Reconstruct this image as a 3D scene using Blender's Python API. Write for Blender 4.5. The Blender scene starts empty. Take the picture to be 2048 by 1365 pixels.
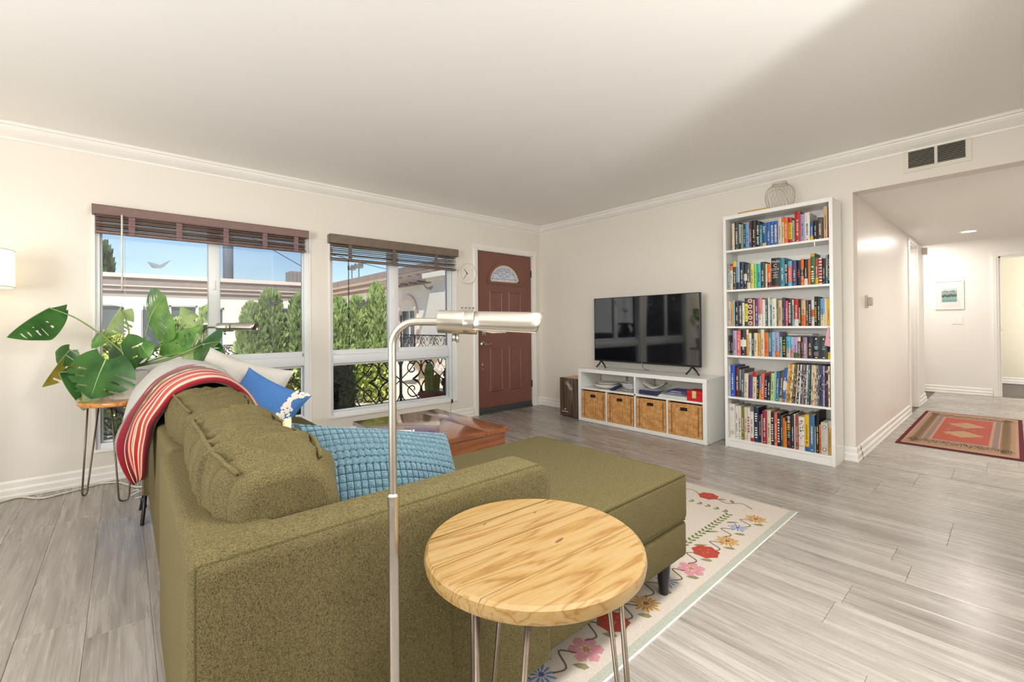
import bpy, bmesh, math, random
from mathutils import Vector, Matrix, noise
random.seed(7)
PI = math.pi
S = bpy.context.scene
C = S.collection

# ------------------------------------------------------------------ camera
cam_d = bpy.data.cameras.new('camera')
cam = bpy.data.objects.new('camera', cam_d); C.objects.link(cam)
YAW, PITCH, ROLL, CAMH = math.radians(41.30), math.radians(0.31), math.radians(-0.48), 1.08
_F = Vector((math.sin(YAW)*math.cos(PITCH), math.cos(YAW)*math.cos(PITCH), math.sin(PITCH)))
_R0 = Vector((math.cos(YAW), -math.sin(YAW), 0)); _U0 = _R0.cross(_F)
_R = _R0*math.cos(ROLL) + _U0*math.sin(ROLL); _U = -_R0*math.sin(ROLL) + _U0*math.cos(ROLL)
cam.matrix_world = Matrix(((_R.x, _U.x, -_F.x, 0), (_R.y, _U.y, -_F.y, 0), (_R.z, _U.z, -_F.z, CAMH), (0, 0, 0, 1)))
cam_d.sensor_width = 36.0; cam_d.lens = 883/2048*36; cam_d.shift_y = -36.5/2048
cam_d.clip_start = 0.03; cam_d.clip_end = 500
S.camera = cam

# ------------------------------------------------------------------ view, sky, sun, fill lights
S.view_settings.view_transform = 'Standard'; S.view_settings.look = 'None'
S.view_settings.gamma = 1.0; S.view_settings.use_curve_mapping = False
S.view_settings.exposure = 0.0
W = bpy.data.worlds.new('sky_world'); S.world = W; W.use_nodes = True
wn = W.node_tree; wn.nodes.clear()
sky = wn.nodes.new('ShaderNodeTexSky'); sky.sky_type = 'NISHITA'; sky.sun_disc = False
sky.sun_elevation = math.radians(50); sky.sun_rotation = math.radians(210); sky.air_density = 1.0; sky.dust_density = 0.6; sky.ozone_density = 2.0
bg = wn.nodes.new('ShaderNodeBackground'); bg.inputs['Strength'].default_value = 0.16
wo = wn.nodes.new('ShaderNodeOutputWorld')
wn.links.new(sky.outputs[0], bg.inputs[0]); wn.links.new(bg.outputs[0], wo.inputs[0])

def light(name, kind, loc, energy, color=(1, 1, 1), direction=None, **kw):
    d = bpy.data.lights.new(name, kind); d.energy = energy; d.color = color
    for k, v in kw.items(): setattr(d, k, v)
    o = bpy.data.objects.new(name, d); C.objects.link(o); o.location = loc
    if direction is not None: o.rotation_euler = Vector(direction).to_track_quat('-Z', 'Y').to_euler()
    return o
light('sun', 'SUN', (0, -10, 20), 6.4, (1.0, 0.94, 0.85), (0.34, 0.50, -0.80), angle=math.radians(0.6))
# fill lights added at unseen window openings left of and behind the camera
light('west_fill_light', 'AREA', (-2.37, 1.1, 1.35), 112, (1.0, 0.99, 0.98), (1, -0.05, 0.5), shape='RECTANGLE', size=2.0, size_y=1.3)
light('south_fill_light', 'AREA', (-0.2, -2.17, 1.35), 6, (1.0, 0.99, 0.98), (0, 1, 0.05), shape='RECTANGLE', size=2.4, size_y=1.3)
# lights outside the frame: added fills, then the dining pendant
light('overhead_fill_disc', 'AREA', (1.25, 0.35, 2.37), 54, (1.0, 0.99, 0.96), (0, 0, -1), shape='DISK', size=0.45)  # added overhead fill to brighten upward-facing surfaces
light('west_low_fill', 'POINT', (-1.3, -0.3, 0.90), 14, (1.0, 0.97, 0.93), shadow_soft_size=0.15)  # added low fill to brighten the ceiling from the left
light('upward_fill_b', 'AREA', (1.28, -1.5, 1.10), 50, (1.0, 0.99, 0.97), (0.1, 0.4, 1), shape='DISK', size=0.35)  # added upward fill for the ceiling, further back
light('upward_fill', 'AREA', (0.1, -0.75, 1.45), 26, (1.0, 0.99, 0.97), (0.15, 0.25, 1), shape='DISK', size=0.5)  # added upward fill that brightens the ceiling behind the camera
light('dining_pendant_lamp', 'POINT', (1.30, -1.65, 1.15), 22, (1.0, 0.99, 0.97), shadow_soft_size=0.09)
S.cycles.max_bounces = 8; S.cycles.diffuse_bounces = 4; S.cycles.glossy_bounces = 3; S.cycles.transparent_max_bounces = 8
S.cycles.adaptive_threshold = 0.05; S.cycles.caustics_reflective = False; S.cycles.caustics_refractive = False; S.cycles.sample_clamp_indirect = 6.0

# ------------------------------------------------------------------ helpers
def lin(h):
    h = h.lstrip('#'); v = [int(h[i:i+2], 16)/255 for i in (0, 2, 4)]
    return tuple((c/12.92 if c <= 0.04045 else ((c+0.055)/1.055)**2.4) for c in v)

MATS = {}
def newmat(name):
    m = bpy.data.materials.new(name); m.use_nodes = True
    nt = m.node_tree; b = nt.nodes['Principled BSDF']
    return m, nt, b
def nd(nt, t, **kw):
    n = nt.nodes.new(t)
    for k, v in kw.items():
        if k in n.inputs.keys(): n.inputs[k].default_value = v
        else: setattr(n, k, v)
    return n
def coords(nt, scale=(1, 1, 1), rot=(0, 0, 0), src='Object', rand=0.0):
    tc = nd(nt, 'ShaderNodeTexCoord'); mp = nd(nt, 'ShaderNodeMapping')
    mp.inputs['Scale'].default_value = scale; mp.inputs['Rotation'].default_value = rot
    nt.links.new(tc.outputs[src], mp.inputs['Vector'])
    if rand:
        oi = nd(nt, 'ShaderNodeObjectInfo'); mu = nd(nt, 'ShaderNodeMath', operation='MULTIPLY'); mu.inputs[1].default_value = rand
        cb = nd(nt, 'ShaderNodeCombineXYZ')
        nt.links.new(oi.outputs['Random'], mu.inputs[0])
        for i in range(3): nt.links.new(mu.outputs[0], cb.inputs[i])
        nt.links.new(cb.outputs[0], mp.inputs['Location'])
    return mp.outputs[0]
def ramp(nt, fac, stops, interp='LINEAR'):
    r = nd(nt, 'ShaderNodeValToRGB'); r.color_ramp.interpolation = interp
    e = r.color_ramp.elements
    while len(e) < len(stops): e.new(0.5)
    for el, (p, c) in zip(e, stops): el.position = p; el.color = (*c[:3], 1)
    nt.links.new(fac, r.inputs[0]); return r.outputs[0]
def bump(nt, b, h, strength=0.2, dist=0.002):
    n = nd(nt, 'ShaderNodeBump'); n.inputs['Strength'].default_value = strength; n.inputs['Distance'].default_value = dist
    nt.links.new(h, n.inputs['Height']); nt.links.new(n.outputs[0], b.inputs['Normal'])
def mat(name, col, rough=0.5, metal=0.0, var=0.06, scale=6.0, bmp=0.0, bscale=60.0, bdist=0.001, sheen=0.0, coat=0.0, spec=0.5, emit=None, estr=0.0, sub=0.0, trans=0.0):
    if name in MATS: return MATS[name]
    m, nt, b = newmat(name); c = lin(col) if isinstance(col, str) else col
    v = coords(nt); n = nd(nt, 'ShaderNodeTexNoise'); n.inputs['Scale'].default_value = scale; n.inputs['Detail'].default_value = 3
    nt.links.new(v, n.inputs['Vector'])
    o = ramp(nt, n.outputs['Fac'], [(0.3, [x*(1-var) for x in c]), (0.7, [min(1, x*(1+var)) for x in c])])
    nt.links.new(o, b.inputs['Base Color'])
    b.inputs['Roughness'].default_value = rough; b.inputs['Metallic'].default_value = metal
    b.inputs['Specular IOR Level'].default_value = spec
    b.inputs['Sheen Weight'].default_value = sheen; b.inputs['Coat Weight'].default_value = coat
    b.inputs['Transmission Weight'].default_value = trans
    if emit: b.inputs['Emission Color'].default_value = (*emit, 1); b.inputs['Emission Strength'].default_value = estr
    if bmp:
        n2 = nd(nt, 'ShaderNodeTexNoise'); n2.inputs['Scale'].default_value = bscale; n2.inputs['Detail'].default_value = 4
        nt.links.new(v, n2.inputs['Vector']); bump(nt, b, n2.outputs['Fac'], bmp, bdist)
    MATS[name] = m; return m

class MB:
    """collects faces, then links them as one mesh object"""
    def __init__(s): s.v = []; s.f = []; s.m = []; s.uv = None; s.cur = 0
    def add(s, vs, fs, mi=None):
        o = len(s.v); s.v += [tuple(p) for p in vs]
        for f in fs: s.f.append(tuple(i+o for i in f)); s.m.append(s.cur if mi is None else mi)
        return s
    def box(s, x0, x1, y0, y1, z0, z1, mi=None):
        return s.add([(x0, y0, z0), (x1, y0, z0), (x1, y1, z0), (x0, y1, z0), (x0, y0, z1), (x1, y0, z1), (x1, y1, z1), (x0, y1, z1)],
              [(3, 2, 1, 0), (4, 5, 6, 7), (0, 1, 5, 4), (1, 2, 6, 5), (2, 3, 7, 6), (3, 0, 4, 7)], mi)
    def rbox(s, x0, x1, y0, y1, z0, z1, r=0.01, seg=3, cuts=0, mi=None):
        bm = bmesh.new(); bmesh.ops.create_cube(bm, size=1)
        for v in bm.verts: v.co = Vector(((x0+x1)/2+v.co.x*(x1-x0), (y0+y1)/2+v.co.y*(y1-y0), (z0+z1)/2+v.co.z*(z1-z0)))
        if cuts: bmesh.ops.subdivide_edges(bm, edges=bm.edges, cuts=cuts, use_grid_fill=True)
        ed = [e for e in bm.edges if len(e.link_faces) == 2 and e.calc_face_angle(0) > 0.5]
        bmesh.ops.bevel(bm, geom=ed, offset=r, segments=seg, profile=0.5, affect='EDGES', clamp_overlap=True)
        return s.bm(bm, mi)
    def bm(s, bm, mi=None):
        bm.verts.index_update(); s.add([v.co[:] for v in bm.verts], [[v.index for v in f.verts] for f in bm.faces], mi); bm.free(); return s
    def tube(s, pts, r, n=8, closed=False, mi=None, caps=True):
        pts = [Vector(p) for p in pts]; k = len(pts); rs = r if isinstance(r, (list, tuple)) else [r]*k
        vs = []; fs = []; up = None
        for i, p in enumerate(pts):
            if closed: t = pts[(i+1) % k]-pts[i-1]
            else: t = pts[min(i+1, k-1)]-pts[max(i-1, 0)]
            if t.length < 1e-9: t = Vector((0, 0, 1))
            t.normalize()
            if up is None:
                up = Vector((0, 0, 1)) if abs(t.z) < 0.9 else Vector((1, 0, 0))
            a = (up - t*up.dot(t))
            if a.length < 1e-6: a = t.orthogonal()
            a.normalize(); up = a; b = t.cross(a)
            for j in range(n):
                q = 2*PI*j/n; vs.append(p+(a*math.cos(q)+b*math.sin(q))*rs[i])
        m = k if closed else k-1
        for i in range(m):
            for j in range(n):
                a0 = i*n+j; a1 = i*n+(j+1) % n; b0 = ((i+1) % k)*n+j; b1 = ((i+1) % k)*n+(j+1) % n
                fs.append((a0, a1, b1, b0))
        if caps and not closed: fs.append(tuple(range(n-1, -1, -1))); fs.append(tuple((k-1)*n+j for j in range(n)))
        return s.add(vs, fs, mi)
    def lathe(s, prof, n=32, c=(0, 0, 0), mi=None, axis='Z', cap=True):
        vs = []; fs = []; k = len(prof)
        for r, z in prof:
            for j in range(n):
                q = 2*PI*j/n; p = (r*math.cos(q), r*math.sin(q), z)
                if axis == 'X': p = (p[2], p[0], p[1])
                if axis == 'Y': p = (p[0], p[2], p[1])
                vs.append((p[0]+c[0], p[1]+c[1], p[2]+c[2]))
        for i in range(k-1):
            for j in range(n): fs.append((i*n+j, i*n+(j+1) % n, (i+1)*n+(j+1) % n, (i+1)*n+j))
        if cap: fs.append(tuple(range(n-1, -1, -1))); fs.append(tuple((k-1)*n+j for j in range(n)))
        return s.add(vs, fs, mi)
    def prism(s, poly, d0, d1, axis='Y', mi=None):
        """polygon in the two other axes, extruded along axis from d0 to d1"""
        def P(a, b, d): return {'Y': (a, d, b), 'X': (d, a, b), 'Z': (a, b, d)}[axis]
        n = len(poly); vs = [P(a, b, d0) for a, b in poly]+[P(a, b, d1) for a, b in poly]
        fs = [tuple(range(n)), tuple(range(2*n-1, n-1, -1))]+[(i, i+n, (i+1) % n+n, (i+1) % n) for i in range(n)]
        return s.add(vs, fs, mi)
    def grid(s, fn, nu, nv, mi=None, skip=None, closed_u=False):
        vs = []; fs = []
        for i in range(nu+1):
            for j in range(nv+1): vs.append(tuple(fn(i/nu, j/nv)))
        for i in range(nu):
            for j in range(nv):
                if skip and skip((i+.5)/nu, (j+.5)/nv): continue
                fs.append((i*(nv+1)+j, (i+1)*(nv+1)+j, (i+1)*(nv+1)+j+1, i*(nv+1)+j+1))
        return s.add(vs, fs, mi)
    def sweep(s, path, prof, mi=None, closed=False):
        """profile (distance to the left of the path, height) swept along an XY polyline with mitred corners"""
        P = [Vector(p).to_2d() if len(p) > 2 else Vector(p) for p in path]; n = len(P); vs = []; k = len(prof)
        for i in range(n):
            a = (P[i]-P[i-1]).normalized() if (i > 0 or closed) else None
            b = (P[(i+1) % n]-P[i]).normalized() if (i < n-1 or closed) else None
            a = a or b; b = b or a
            na = Vector((-a.y, a.x)); nb = Vector((-b.y, b.x)); m = (na+nb); m = m/(1+na.dot(nb))
            for d, z in prof: vs.append((P[i].x+m.x*d, P[i].y+m.y*d, z))
        fs = []
        for i in range(n if closed else n-1):
            for j in range(k):
                i2 = (i+1) % n; j2 = (j+1) % k
                fs.append((i*k+j, i2*k+j, i2*k+j2, i*k+j2))
        if not closed: fs.append(tuple(range(k))); fs.append(tuple((n-1)*k+j for j in range(k-1, -1, -1)))
        return s.add(vs, fs, mi)
    def text(s, txt, size, M, mi=None, extrude=0.0004, align='CENTER'):
        cu = bpy.data.curves.new('t', 'FONT'); cu.body = txt; cu.size = size; cu.align_x = align; cu.align_y = 'CENTER'; cu.extrude = extrude; cu.resolution_u = 2
        o = bpy.data.objects.new('t', cu); C.objects.link(o); me = o.to_mesh()
        s.add([M @ v.co for v in me.vertices], [list(p.vertices) for p in me.polygons], mi)
        o.to_mesh_clear(); bpy.data.objects.remove(o); bpy.data.curves.remove(cu); return s
    def shift(s, d): s.v = [(a+d[0], b+d[1], c+d[2]) for a, b, c in s.v]; return s
    def xform(s, M): s.v = [tuple(M @ Vector(p)) for p in s.v]; return s
    def mesh(s, name, mats, smooth=False, fix=True):
        me = bpy.data.meshes.new(name); me.from_pydata(s.v, [], s.f); 
        for m in (mats if isinstance(mats, (list, tuple)) else [mats]): me.materials.append(m)
        me.polygons.foreach_set('material_index', s.m)
        if fix:
            b = bmesh.new(); b.from_mesh(me); bmesh.ops.recalc_face_normals(b, faces=b.faces); b.to_mesh(me); b.free()
        if smooth: me.polygons.foreach_set('use_smooth', [True]*len(me.polygons))
        me.update(); return me
    def build(s, name, mats, parent=None, smooth=False, loc=None, angle=None, fix=True):
        me = s.mesh(name, mats, smooth, fix)
        if smooth and angle is not None:
            b = bmesh.new(); b.from_mesh(me)
            for e in b.edges:
                if len(e.link_faces) == 2 and e.calc_face_angle(0) > angle: e.smooth = False
            b.to_mesh(me); b.free()
        o = bpy.data.objects.new(name, me); C.objects.link(o)
        if parent is not None: o.parent = parent
        if loc is not None: o.location = loc
        return o

def tag(o, label=None, cat=None, group=None, kind=None):
    if label: o['label'] = label
    if cat: o['category'] = cat
    if group: o['group'] = group
    if kind: o['kind'] = kind
    return o
def thing(name, label, cat, loc=(0, 0, 0), rz=0.0, group=None, kind=None):
    o = bpy.data.objects.new(name, None); C.objects.link(o); o.empty_display_size = 0.05
    o.location = loc; o.rotation_euler = (0, 0, rz); return tag(o, label, cat, group, kind)
def solo(name, mb, mats, base, label, cat, group=None, smooth=False, angle=None, kind=None):
    """a thing that is one mesh: vertices given in world space, origin moved to its base"""
    mb.shift((-base[0], -base[1], -base[2])); o = mb.build(name, mats, None, smooth, base, angle); return tag(o, label, cat, group, kind)
def struct(name, mb, mats, label=None, smooth=False, parent=None, angle=None):
    o = mb.build(name, mats, parent, smooth, None, angle)
    if parent is None: tag(o, label, None, None, 'structure')
    return o
def bez(p0, p1, p2, p3, n=12):
    p0, p1, p2, p3 = map(Vector, (p0, p1, p2, p3)); o = []
    for i in range(n+1):
        t = i/n; o.append(p0*(1-t)**3+p1*3*t*(1-t)**2+p2*3*t*t*(1-t)+p3*t**3)
    return o
def smooth_path(pts, n=6):
    P = [Vector(p) for p in pts]; o = []
    for i in range(len(P)-1):
        a = P[max(i-1, 0)]; b = P[i]; c = P[i+1]; d = P[min(i+2, len(P)-1)]
        for k in range(n):
            t = k/n; o.append(0.5*((2*b)+(c-a)*t+(2*a-5*b+4*c-d)*t*t+(3*b-a-3*c+d)*t**3))
    o.append(P[-1]); return o
# ------------------------------------------------------------------ materials of the shell
def wall_mat(name, col, rough=0.62, bmp=0.12):
    m, nt, b = newmat(name); c = lin(col); v = coords(nt, (1, 1, 1))
    n = nd(nt, 'ShaderNodeTexNoise', Scale=1.3, Detail=3.0); nt.links.new(v, n.inputs['Vector'])
    nt.links.new(ramp(nt, n.outputs['Fac'], [(0.3, [x*0.985 for x in c]), (0.7, c)]), b.inputs['Base Color'])
    n2 = nd(nt, 'ShaderNodeTexNoise', Scale=9.0, Detail=6.0, Roughness=0.6); nt.links.new(v, n2.inputs['Vector'])
    bump(nt, b, n2.outputs['Fac'], bmp, 0.006); b.inputs['Roughness'].default_value = rough
    return m
M_wall = wall_mat('cream_wall_paint', '#ede7dc'); M_ceil = wall_mat('white_ceiling_paint', '#fcfbf8', 0.75, 0.08)
M_hall = wall_mat('warm_white_gloss_paint', '#f4efe8', 0.35, 0.06)
M_trim = mat('white_trim_paint', '#f4f1ea', 0.35, var=0.02, scale=3)
M_vinyl = mat('white_window_vinyl', '#eceff0', 0.35, var=0.02, scale=3)
M_white = mat('white_laminate', '#f3f2ee', 0.32, var=0.015, scale=2)
def floor_mat():
    m, nt, b = newmat('grey_oak_plank')
    oi = nd(nt, 'ShaderNodeObjectInfo')
    v = coords(nt, (15.0, 0.9, 1.0), rand=37.0)
    n1 = nd(nt, 'ShaderNodeTexNoise', Scale=1.6, Detail=7.0, Roughness=0.62, Distortion=0.7); nt.links.new(v, n1.inputs['Vector'])
    v2 = coords(nt, (150.0, 2.2, 1.0), rand=11.0)
    n2 = nd(nt, 'ShaderNodeTexNoise', Scale=1.0, Detail=3.0); nt.links.new(v2, n2.inputs['Vector'])
    v3 = coords(nt, (5.0, 1.1, 1.0), rand=71.0)
    wv = nd(nt, 'ShaderNodeTexNoise', Scale=1.1, Detail=2.0); nt.links.new(v3, wv.inputs['Vector'])
    # ring figure: bands of a slow noise
    mu = nd(nt, 'ShaderNodeMath', operation='MULTIPLY'); mu.inputs[1].default_value = 15.0; nt.links.new(wv.outputs['Fac'], mu.inputs[0])
    si = nd(nt, 'ShaderNodeMath', operation='SINE'); nt.links.new(mu.outputs[0], si.inputs[0])
    base = ramp(nt, n1.outputs['Fac'], [(0.27, lin('#8a827b')), (0.42, lin('#a29b94')), (0.57, lin('#b1aba4')), (0.78, lin('#beb9b3'))])
    fine = ramp(nt, n2.outputs['Fac'], [(0.32, (0.62, 0.60, 0.58)), (0.58, (1, 1, 1))])
    rings = ramp(nt, si.outputs[0], [(0.0, (0.90, 0.895, 0.89)), (0.9, (1, 1, 1))])
    def mulc(a, c, f):
        x = nd(nt, 'ShaderNodeMix', data_type='RGBA', blend_type='MULTIPLY'); x.inputs[0].default_value = f
        nt.links.new(a, x.inputs[6]); nt.links.new(c, x.inputs[7]); return x.outputs[2]
    tone = ramp(nt, oi.outputs['Random'], [(0.0, (0.86, 0.845, 0.83)), (0.5, (0.96, 0.95, 0.945)), (1.0, (1.06, 1.055, 1.05))])
    col = mulc(mulc(mulc(base, fine, 0.6), rings, 0.8), tone, 1.0)
    nt.links.new(col, b.inputs['Base Color'])
    rr = ramp(nt, n1.outputs['Fac'], [(0.3, (0.20,)*3), (0.7, (0.33,)*3)]); nt.links.new(rr, b.inputs['Roughness'])
    bump(nt, b, n2.outputs['Fac'], 0.22, 0.0012); return m
M_floor = floor_mat()

# ------------------------------------------------------------------ room shell
XW, YW, ZC = 4.25, 4.25, 2.40          # right wall, window wall, ceiling
XL, YB = -2.4, -2.2                    # left and back walls (behind the camera)
HY0, HY1, HX, HZ = -0.12, 0.82, 9.35, 2.09   # hallway
W1 = (-0.163, 1.281); W2 = (1.447, 2.885); WZ = (0.215, 1.93); DR = (3.195, 4.092, 1.985)

b = MB(); b.box(XL-0.2, XW+0.2, YB-0.2, YW+0.2, -0.12, -0.006); b.box(XW+0.2, HX+2.2, -1.6, 2.4, -0.12, -0.006)
floor = struct('floor', b, mat('subfloor', '#6d655e', 0.8), 'grey wood plank floor of the living room and hallway')
PW, PL = 0.181, 1.22
def plank_mesh(w, l):
    b = MB(); g = 0.0004; e = 0.0007
    x0, x1, y0, y1 = -w/2+g, w/2-g, -l/2+g, l/2-g
    b.add([(x0, y0, -0.006), (x1, y0, -0.006), (x1, y1, -0.006), (x0, y1, -0.006), (x0, y0, -e), (x1, y0, -e), (x1, y1, -e), (x0, y1, -e),
           (x0+e, y0+e, 0), (x1-e, y0+e, 0), (x1-e, y1-e, 0), (x0+e, y1-e, 0)],
          [(0, 1, 5, 4), (1, 2, 6, 5), (2, 3, 7, 6), (3, 0, 4, 7), (4, 5, 9, 8), (5, 6, 10, 9), (6, 7, 11, 10), (7, 4, 8, 11), (8, 9, 10, 11)])
    return b.mesh('plank', M_floor)
full_plank = plank_mesh(PW, PL); plank_cache = {}
def lay(x, y0, y1, w=PW):
    l = y1-y0
    if abs(l-PL) < 1e-4 and w == PW: me = full_plank
    else:
        k = (round(l, 3), round(w, 3))
        me = plank_cache.get(k) or plank_cache.setdefault(k, plank_mesh(w, l))
    o = bpy.data.objects.new('plank', me); C.objects.link(o); o.parent = floor; o.location = (x, (y0+y1)/2, 0)
def lay_rows(xa, xb, ya, yb, ph):
    k = math.ceil((xa-2.247)/PW-1e-6)
    xs = [xa]
    while 2.247+k*PW < xb-1e-6:
        if 2.247+k*PW > xa+0.02: xs.append(2.247+k*PW)
        k += 1
    xs.append(xb)
    for i in range(len(xs)-1):
        x = (xs[i]+xs[i+1])/2; w = xs[i+1]-xs[i]
        w = PW if abs(w-PW) < 1e-4 else w
        kk = round((x-2.247)/PW); off = ph.get(kk, (kk*0.437) % 1.0*PL)
        y = ya-PL+((off-ya) % PL)
        while y < yb:
            a = max(y, ya); c = min(y+PL, yb)
            if c-a > 0.02: lay(x, a, c, w)
            y += PL
lay_rows(-0.75, XW-0.005, -0.6, YW-0.005, {0: 0.238, -1: 0.45, -2: 0.468, 1: 0.82, 2: 0.31})
lay_rows(XW, HX-0.01, HY0+0.01, HY1-0.01, {})

def cut(mb, a0, a1, z0, z1, holes, axis, d0, d1):
    """a wall slab a0..a1 by z0..z1 with rectangular openings, thickness d0..d1"""
    xs = sorted({a0, a1, *[h[0] for h in holes], *[h[1] for h in holes]}); zs = sorted({z0, z1, *[h[2] for h in holes], *[h[3] for h in holes]})
    for i in range(len(xs)-1):
        for j in range(len(zs)-1):
            cx, cz = (xs[i]+xs[i+1])/2, (zs[j]+zs[j+1])/2
            if any(h[0] < cx < h[1] and h[2] < cz < h[3] for h in holes): continue
            if axis == 'Y': mb.box(xs[i], xs[i+1], d0, d1, zs[j], zs[j+1])
            else: mb.box(d0, d1, xs[i], xs[i+1], zs[j], zs[j+1])
    return mb
b = cut(MB(), XL-0.2, XW+0.2, 0, 2.62, [(*W1, *WZ), (*W2, *WZ), (DR[0]-0.03, DR[1]+0.03, 0, DR[2]+0.03)], 'Y', YW, YW+0.16)
struct('wall_front', b, M_wall, 'cream wall with two windows and the front door')
b = cut(MB(), HY1, YW, 0, 2.62, [], 'X', XW, XW+0.14); b.box(XW, XW+0.14, HY0-0.14, HY1, HZ, 2.62)
struct('wall_right', b, M_wall, 'cream wall behind the television and bookcase')
struct('wall_near', MB().box(2.0, XW, HY0-0.14, HY0, 0, ZC), M_wall, 'short cream wall ending beside the camera')
b = cut(MB(), YB-0.2, YW, 0, 2.62, [(0.1, 2.1, 0.7, 2.0)], 'X', XL-0.15, XL); struct('wall_left', b, M_wall, 'cream wall left of the camera')
b = cut(MB(), XL, XW+0.14, 0, 2.62, [(-1.4, 1.0, 0.7, 2.0)], 'Y', YB-0.15, YB); struct('wall_back', b, M_wall, 'cream wall behind the camera')
struct('wall_far_right', MB().box(XW, XW+0.14, YB, HY0-0.14, 0, 2.62), M_wall, 'cream wall right of the camera')
struct('ceiling', MB().box(XL-0.15, XW+0.14, YB-0.15, YW, ZC, 2.55), M_ceil, 'smooth white ceiling')
struct('roof', MB().box(XL-3.2, HX+2.4, YB-3.6, YW+0.55, 2.62, 2.75), mat('roof_felt', '#8d8780', 0.9), 'flat roof over the apartment, eaves extended to block the sun')  # rear and left eaves made deep to keep sun out of the room

# hallway
b = cut(MB(), XW+0.14, 8.25, 0, 2.62, [(6.95, 7.55, 0, 2.03)], 'Y', HY1, HY1+0.12); struct('wall_hall_left', b, M_hall, 'glossy white hallway wall with the thermostat')
struct('wall_hall_left_far', MB().box(8.25, HX+0.12, 1.9, 2.02, 0, 2.62).box(8.13, 8.25, 0.94, 2.02, 0, 2.62), M_hall, 'white wall of the hallway side nook')
b = cut(MB(), XW+0.14, HX+2.2, 0, 2.62, [], 'Y', -1.6, -1.48); struct('wall_hall_right', b, M_hall, 'white wall on the right of the hallway')
b = cut(MB(), -1.6, 2.02, 0, 2.62, [(-0.75, 0.145, 0, 2.0)], 'X', HX, HX+0.1); struct('wall_hall_end', b, M_hall, 'white hallway end wall with picture and doorway')
struct('wall_bedroom', MB().box(HX+2.1, HX+2.2, -1.6, 2.02, 0, 2.62), wall_mat('pale_yellow_paint', '#f4ecd6'), 'pale wall of the bedroom beyond the doorway')
struct('wall_closet', MB().box(6.6, 7.9, 1.5, 1.55, 0, 2.62).box(6.6, 6.65, 0.94, 1.5, 0, 2.62).box(7.85, 7.9, 0.94, 1.5, 0, 2.62), M_hall, 'white walls inside the hallway closet')
struct('ceiling_hall', MB().box(XW+0.14, 8.0, -1.48, HY1, HZ, HZ+0.06).box(8.0, HX, -1.48, 1.9, 2.30, 2.36).box(7.95, 8.0, -1.48, HY1, HZ+0.06, 2.36).box(XW+0.14, 8.25, HY1+0.12, 1.6, 2.2, 2.26).box(HX+0.1, HX+2.2, -1.6, 2.02, 2.36, 2.4), M_ceil, 'lowered white hallway ceiling')

CROWN = [(0, 2.302), (0.006, 2.302), (0.009, 2.314), (0.018, 2.322), (0.034, 2.334), (0.050, 2.352), (0.058, 2.368), (0.060, 2.376), (0.072, 2.380), (0.074, 2.392), (0.080, 2.399), (0, 2.399)]
struct('trim_1', MB().sweep([(2.0, HY0), (XW, HY0), (XW, YW), (XL, YW), (XL, YB)], CROWN), M_trim, 'white crown moulding around the living room ceiling')
BASE = [(0, 0.001), (0.022, 0.001), (0.022, 0.016), (0.017, 0.024), (0.017, 0.052), (0.013, 0.060), (0.009, 0.066), (0.009, 0.096), (0.004, 0.106), (0, 0.110)]
struct('baseboard_front', MB().sweep([(3.11, YW), (XL, YW)], BASE), M_trim, 'white moulded baseboard under the windows')
struct('baseboard_right', MB().sweep([(XW+0.14, HY1-0.0), (XW, HY1-0.0), (XW, YW), (4.165, YW)], BASE), M_trim, 'white moulded baseboard along the television wall')
struct('baseboard_hall', MB().sweep([(6.9, HY1), (XW+0.12, HY1)], BASE).sweep([(8.25, HY1+0.1), (8.25, HY1), (7.62, HY1)], BASE), M_trim, 'white moulded baseboard along the hallway')
struct('baseboard_hall_end', MB().sweep([(HX, 0.215), (HX, 1.9)], BASE).sweep([(HX+2.1, -1.6), (HX+2.1, 2.0)], BASE), M_trim, 'white baseboard on the hallway end wall')

# ------------------------------------------------------------------ windows
def glass_mat(name, tint=(0.97, 0.98, 0.98), film=0.0, filmcol=(1, 1, 1), ior=1.45):
    m = bpy.data.materials.new(name); m.use_nodes = True; nt = m.node_tree; nt.nodes.clear()
    out = nd(nt, 'ShaderNodeOutputMaterial'); tr = nd(nt, 'ShaderNodeBsdfTransparent'); tr.inputs[0].default_value = (*tint, 1)
    gl = nd(nt, 'ShaderNodeBsdfGlossy'); gl.inputs['Roughness'].default_value = 0.02
    fr = nd(nt, 'ShaderNodeFresnel'); fr.inputs[0].default_value = ior
    mx = nd(nt, 'ShaderNodeMixShader'); nt.links.new(fr.outputs[0], mx.inputs[0]); nt.links.new(tr.outputs[0], mx.inputs[1]); nt.links.new(gl.outputs[0], mx.inputs[2])
    last = mx.outputs[0]
    if film:
        df = nd(nt, 'ShaderNodeBsdfTranslucent'); df.inputs[0].default_value = (*filmcol, 1)
        no = nd(nt, 'ShaderNodeTexNoise', Scale=3.0, Detail=3.0); nt.links.new(coords(nt), no.inputs['Vector'])
        mm = nd(nt, 'ShaderNodeMath', operation='MULTIPLY'); mm.inputs[1].default_value = film*2; nt.links.new(no.outputs['Fac'], mm.inputs[0])
        m2 = nd(nt, 'ShaderNodeMixShader'); nt.links.new(mm.outputs[0], m2.inputs[0]); nt.links.new(last, m2.inputs[1]); nt.links.new(df.outputs[0], m2.inputs[2]); last = m2.outputs[0]
    nt.links.new(last, out.inputs[0]); return m
M_glass = glass_mat('clear_window_glass'); M_screen = glass_mat('insect_screen_glass', (0.84, 0.86, 0.88), 0.012, (0.8, 0.8, 0.8))
M_screw = mat('grey_metal', '#9a9a98', 0.35, 0.9)

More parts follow.
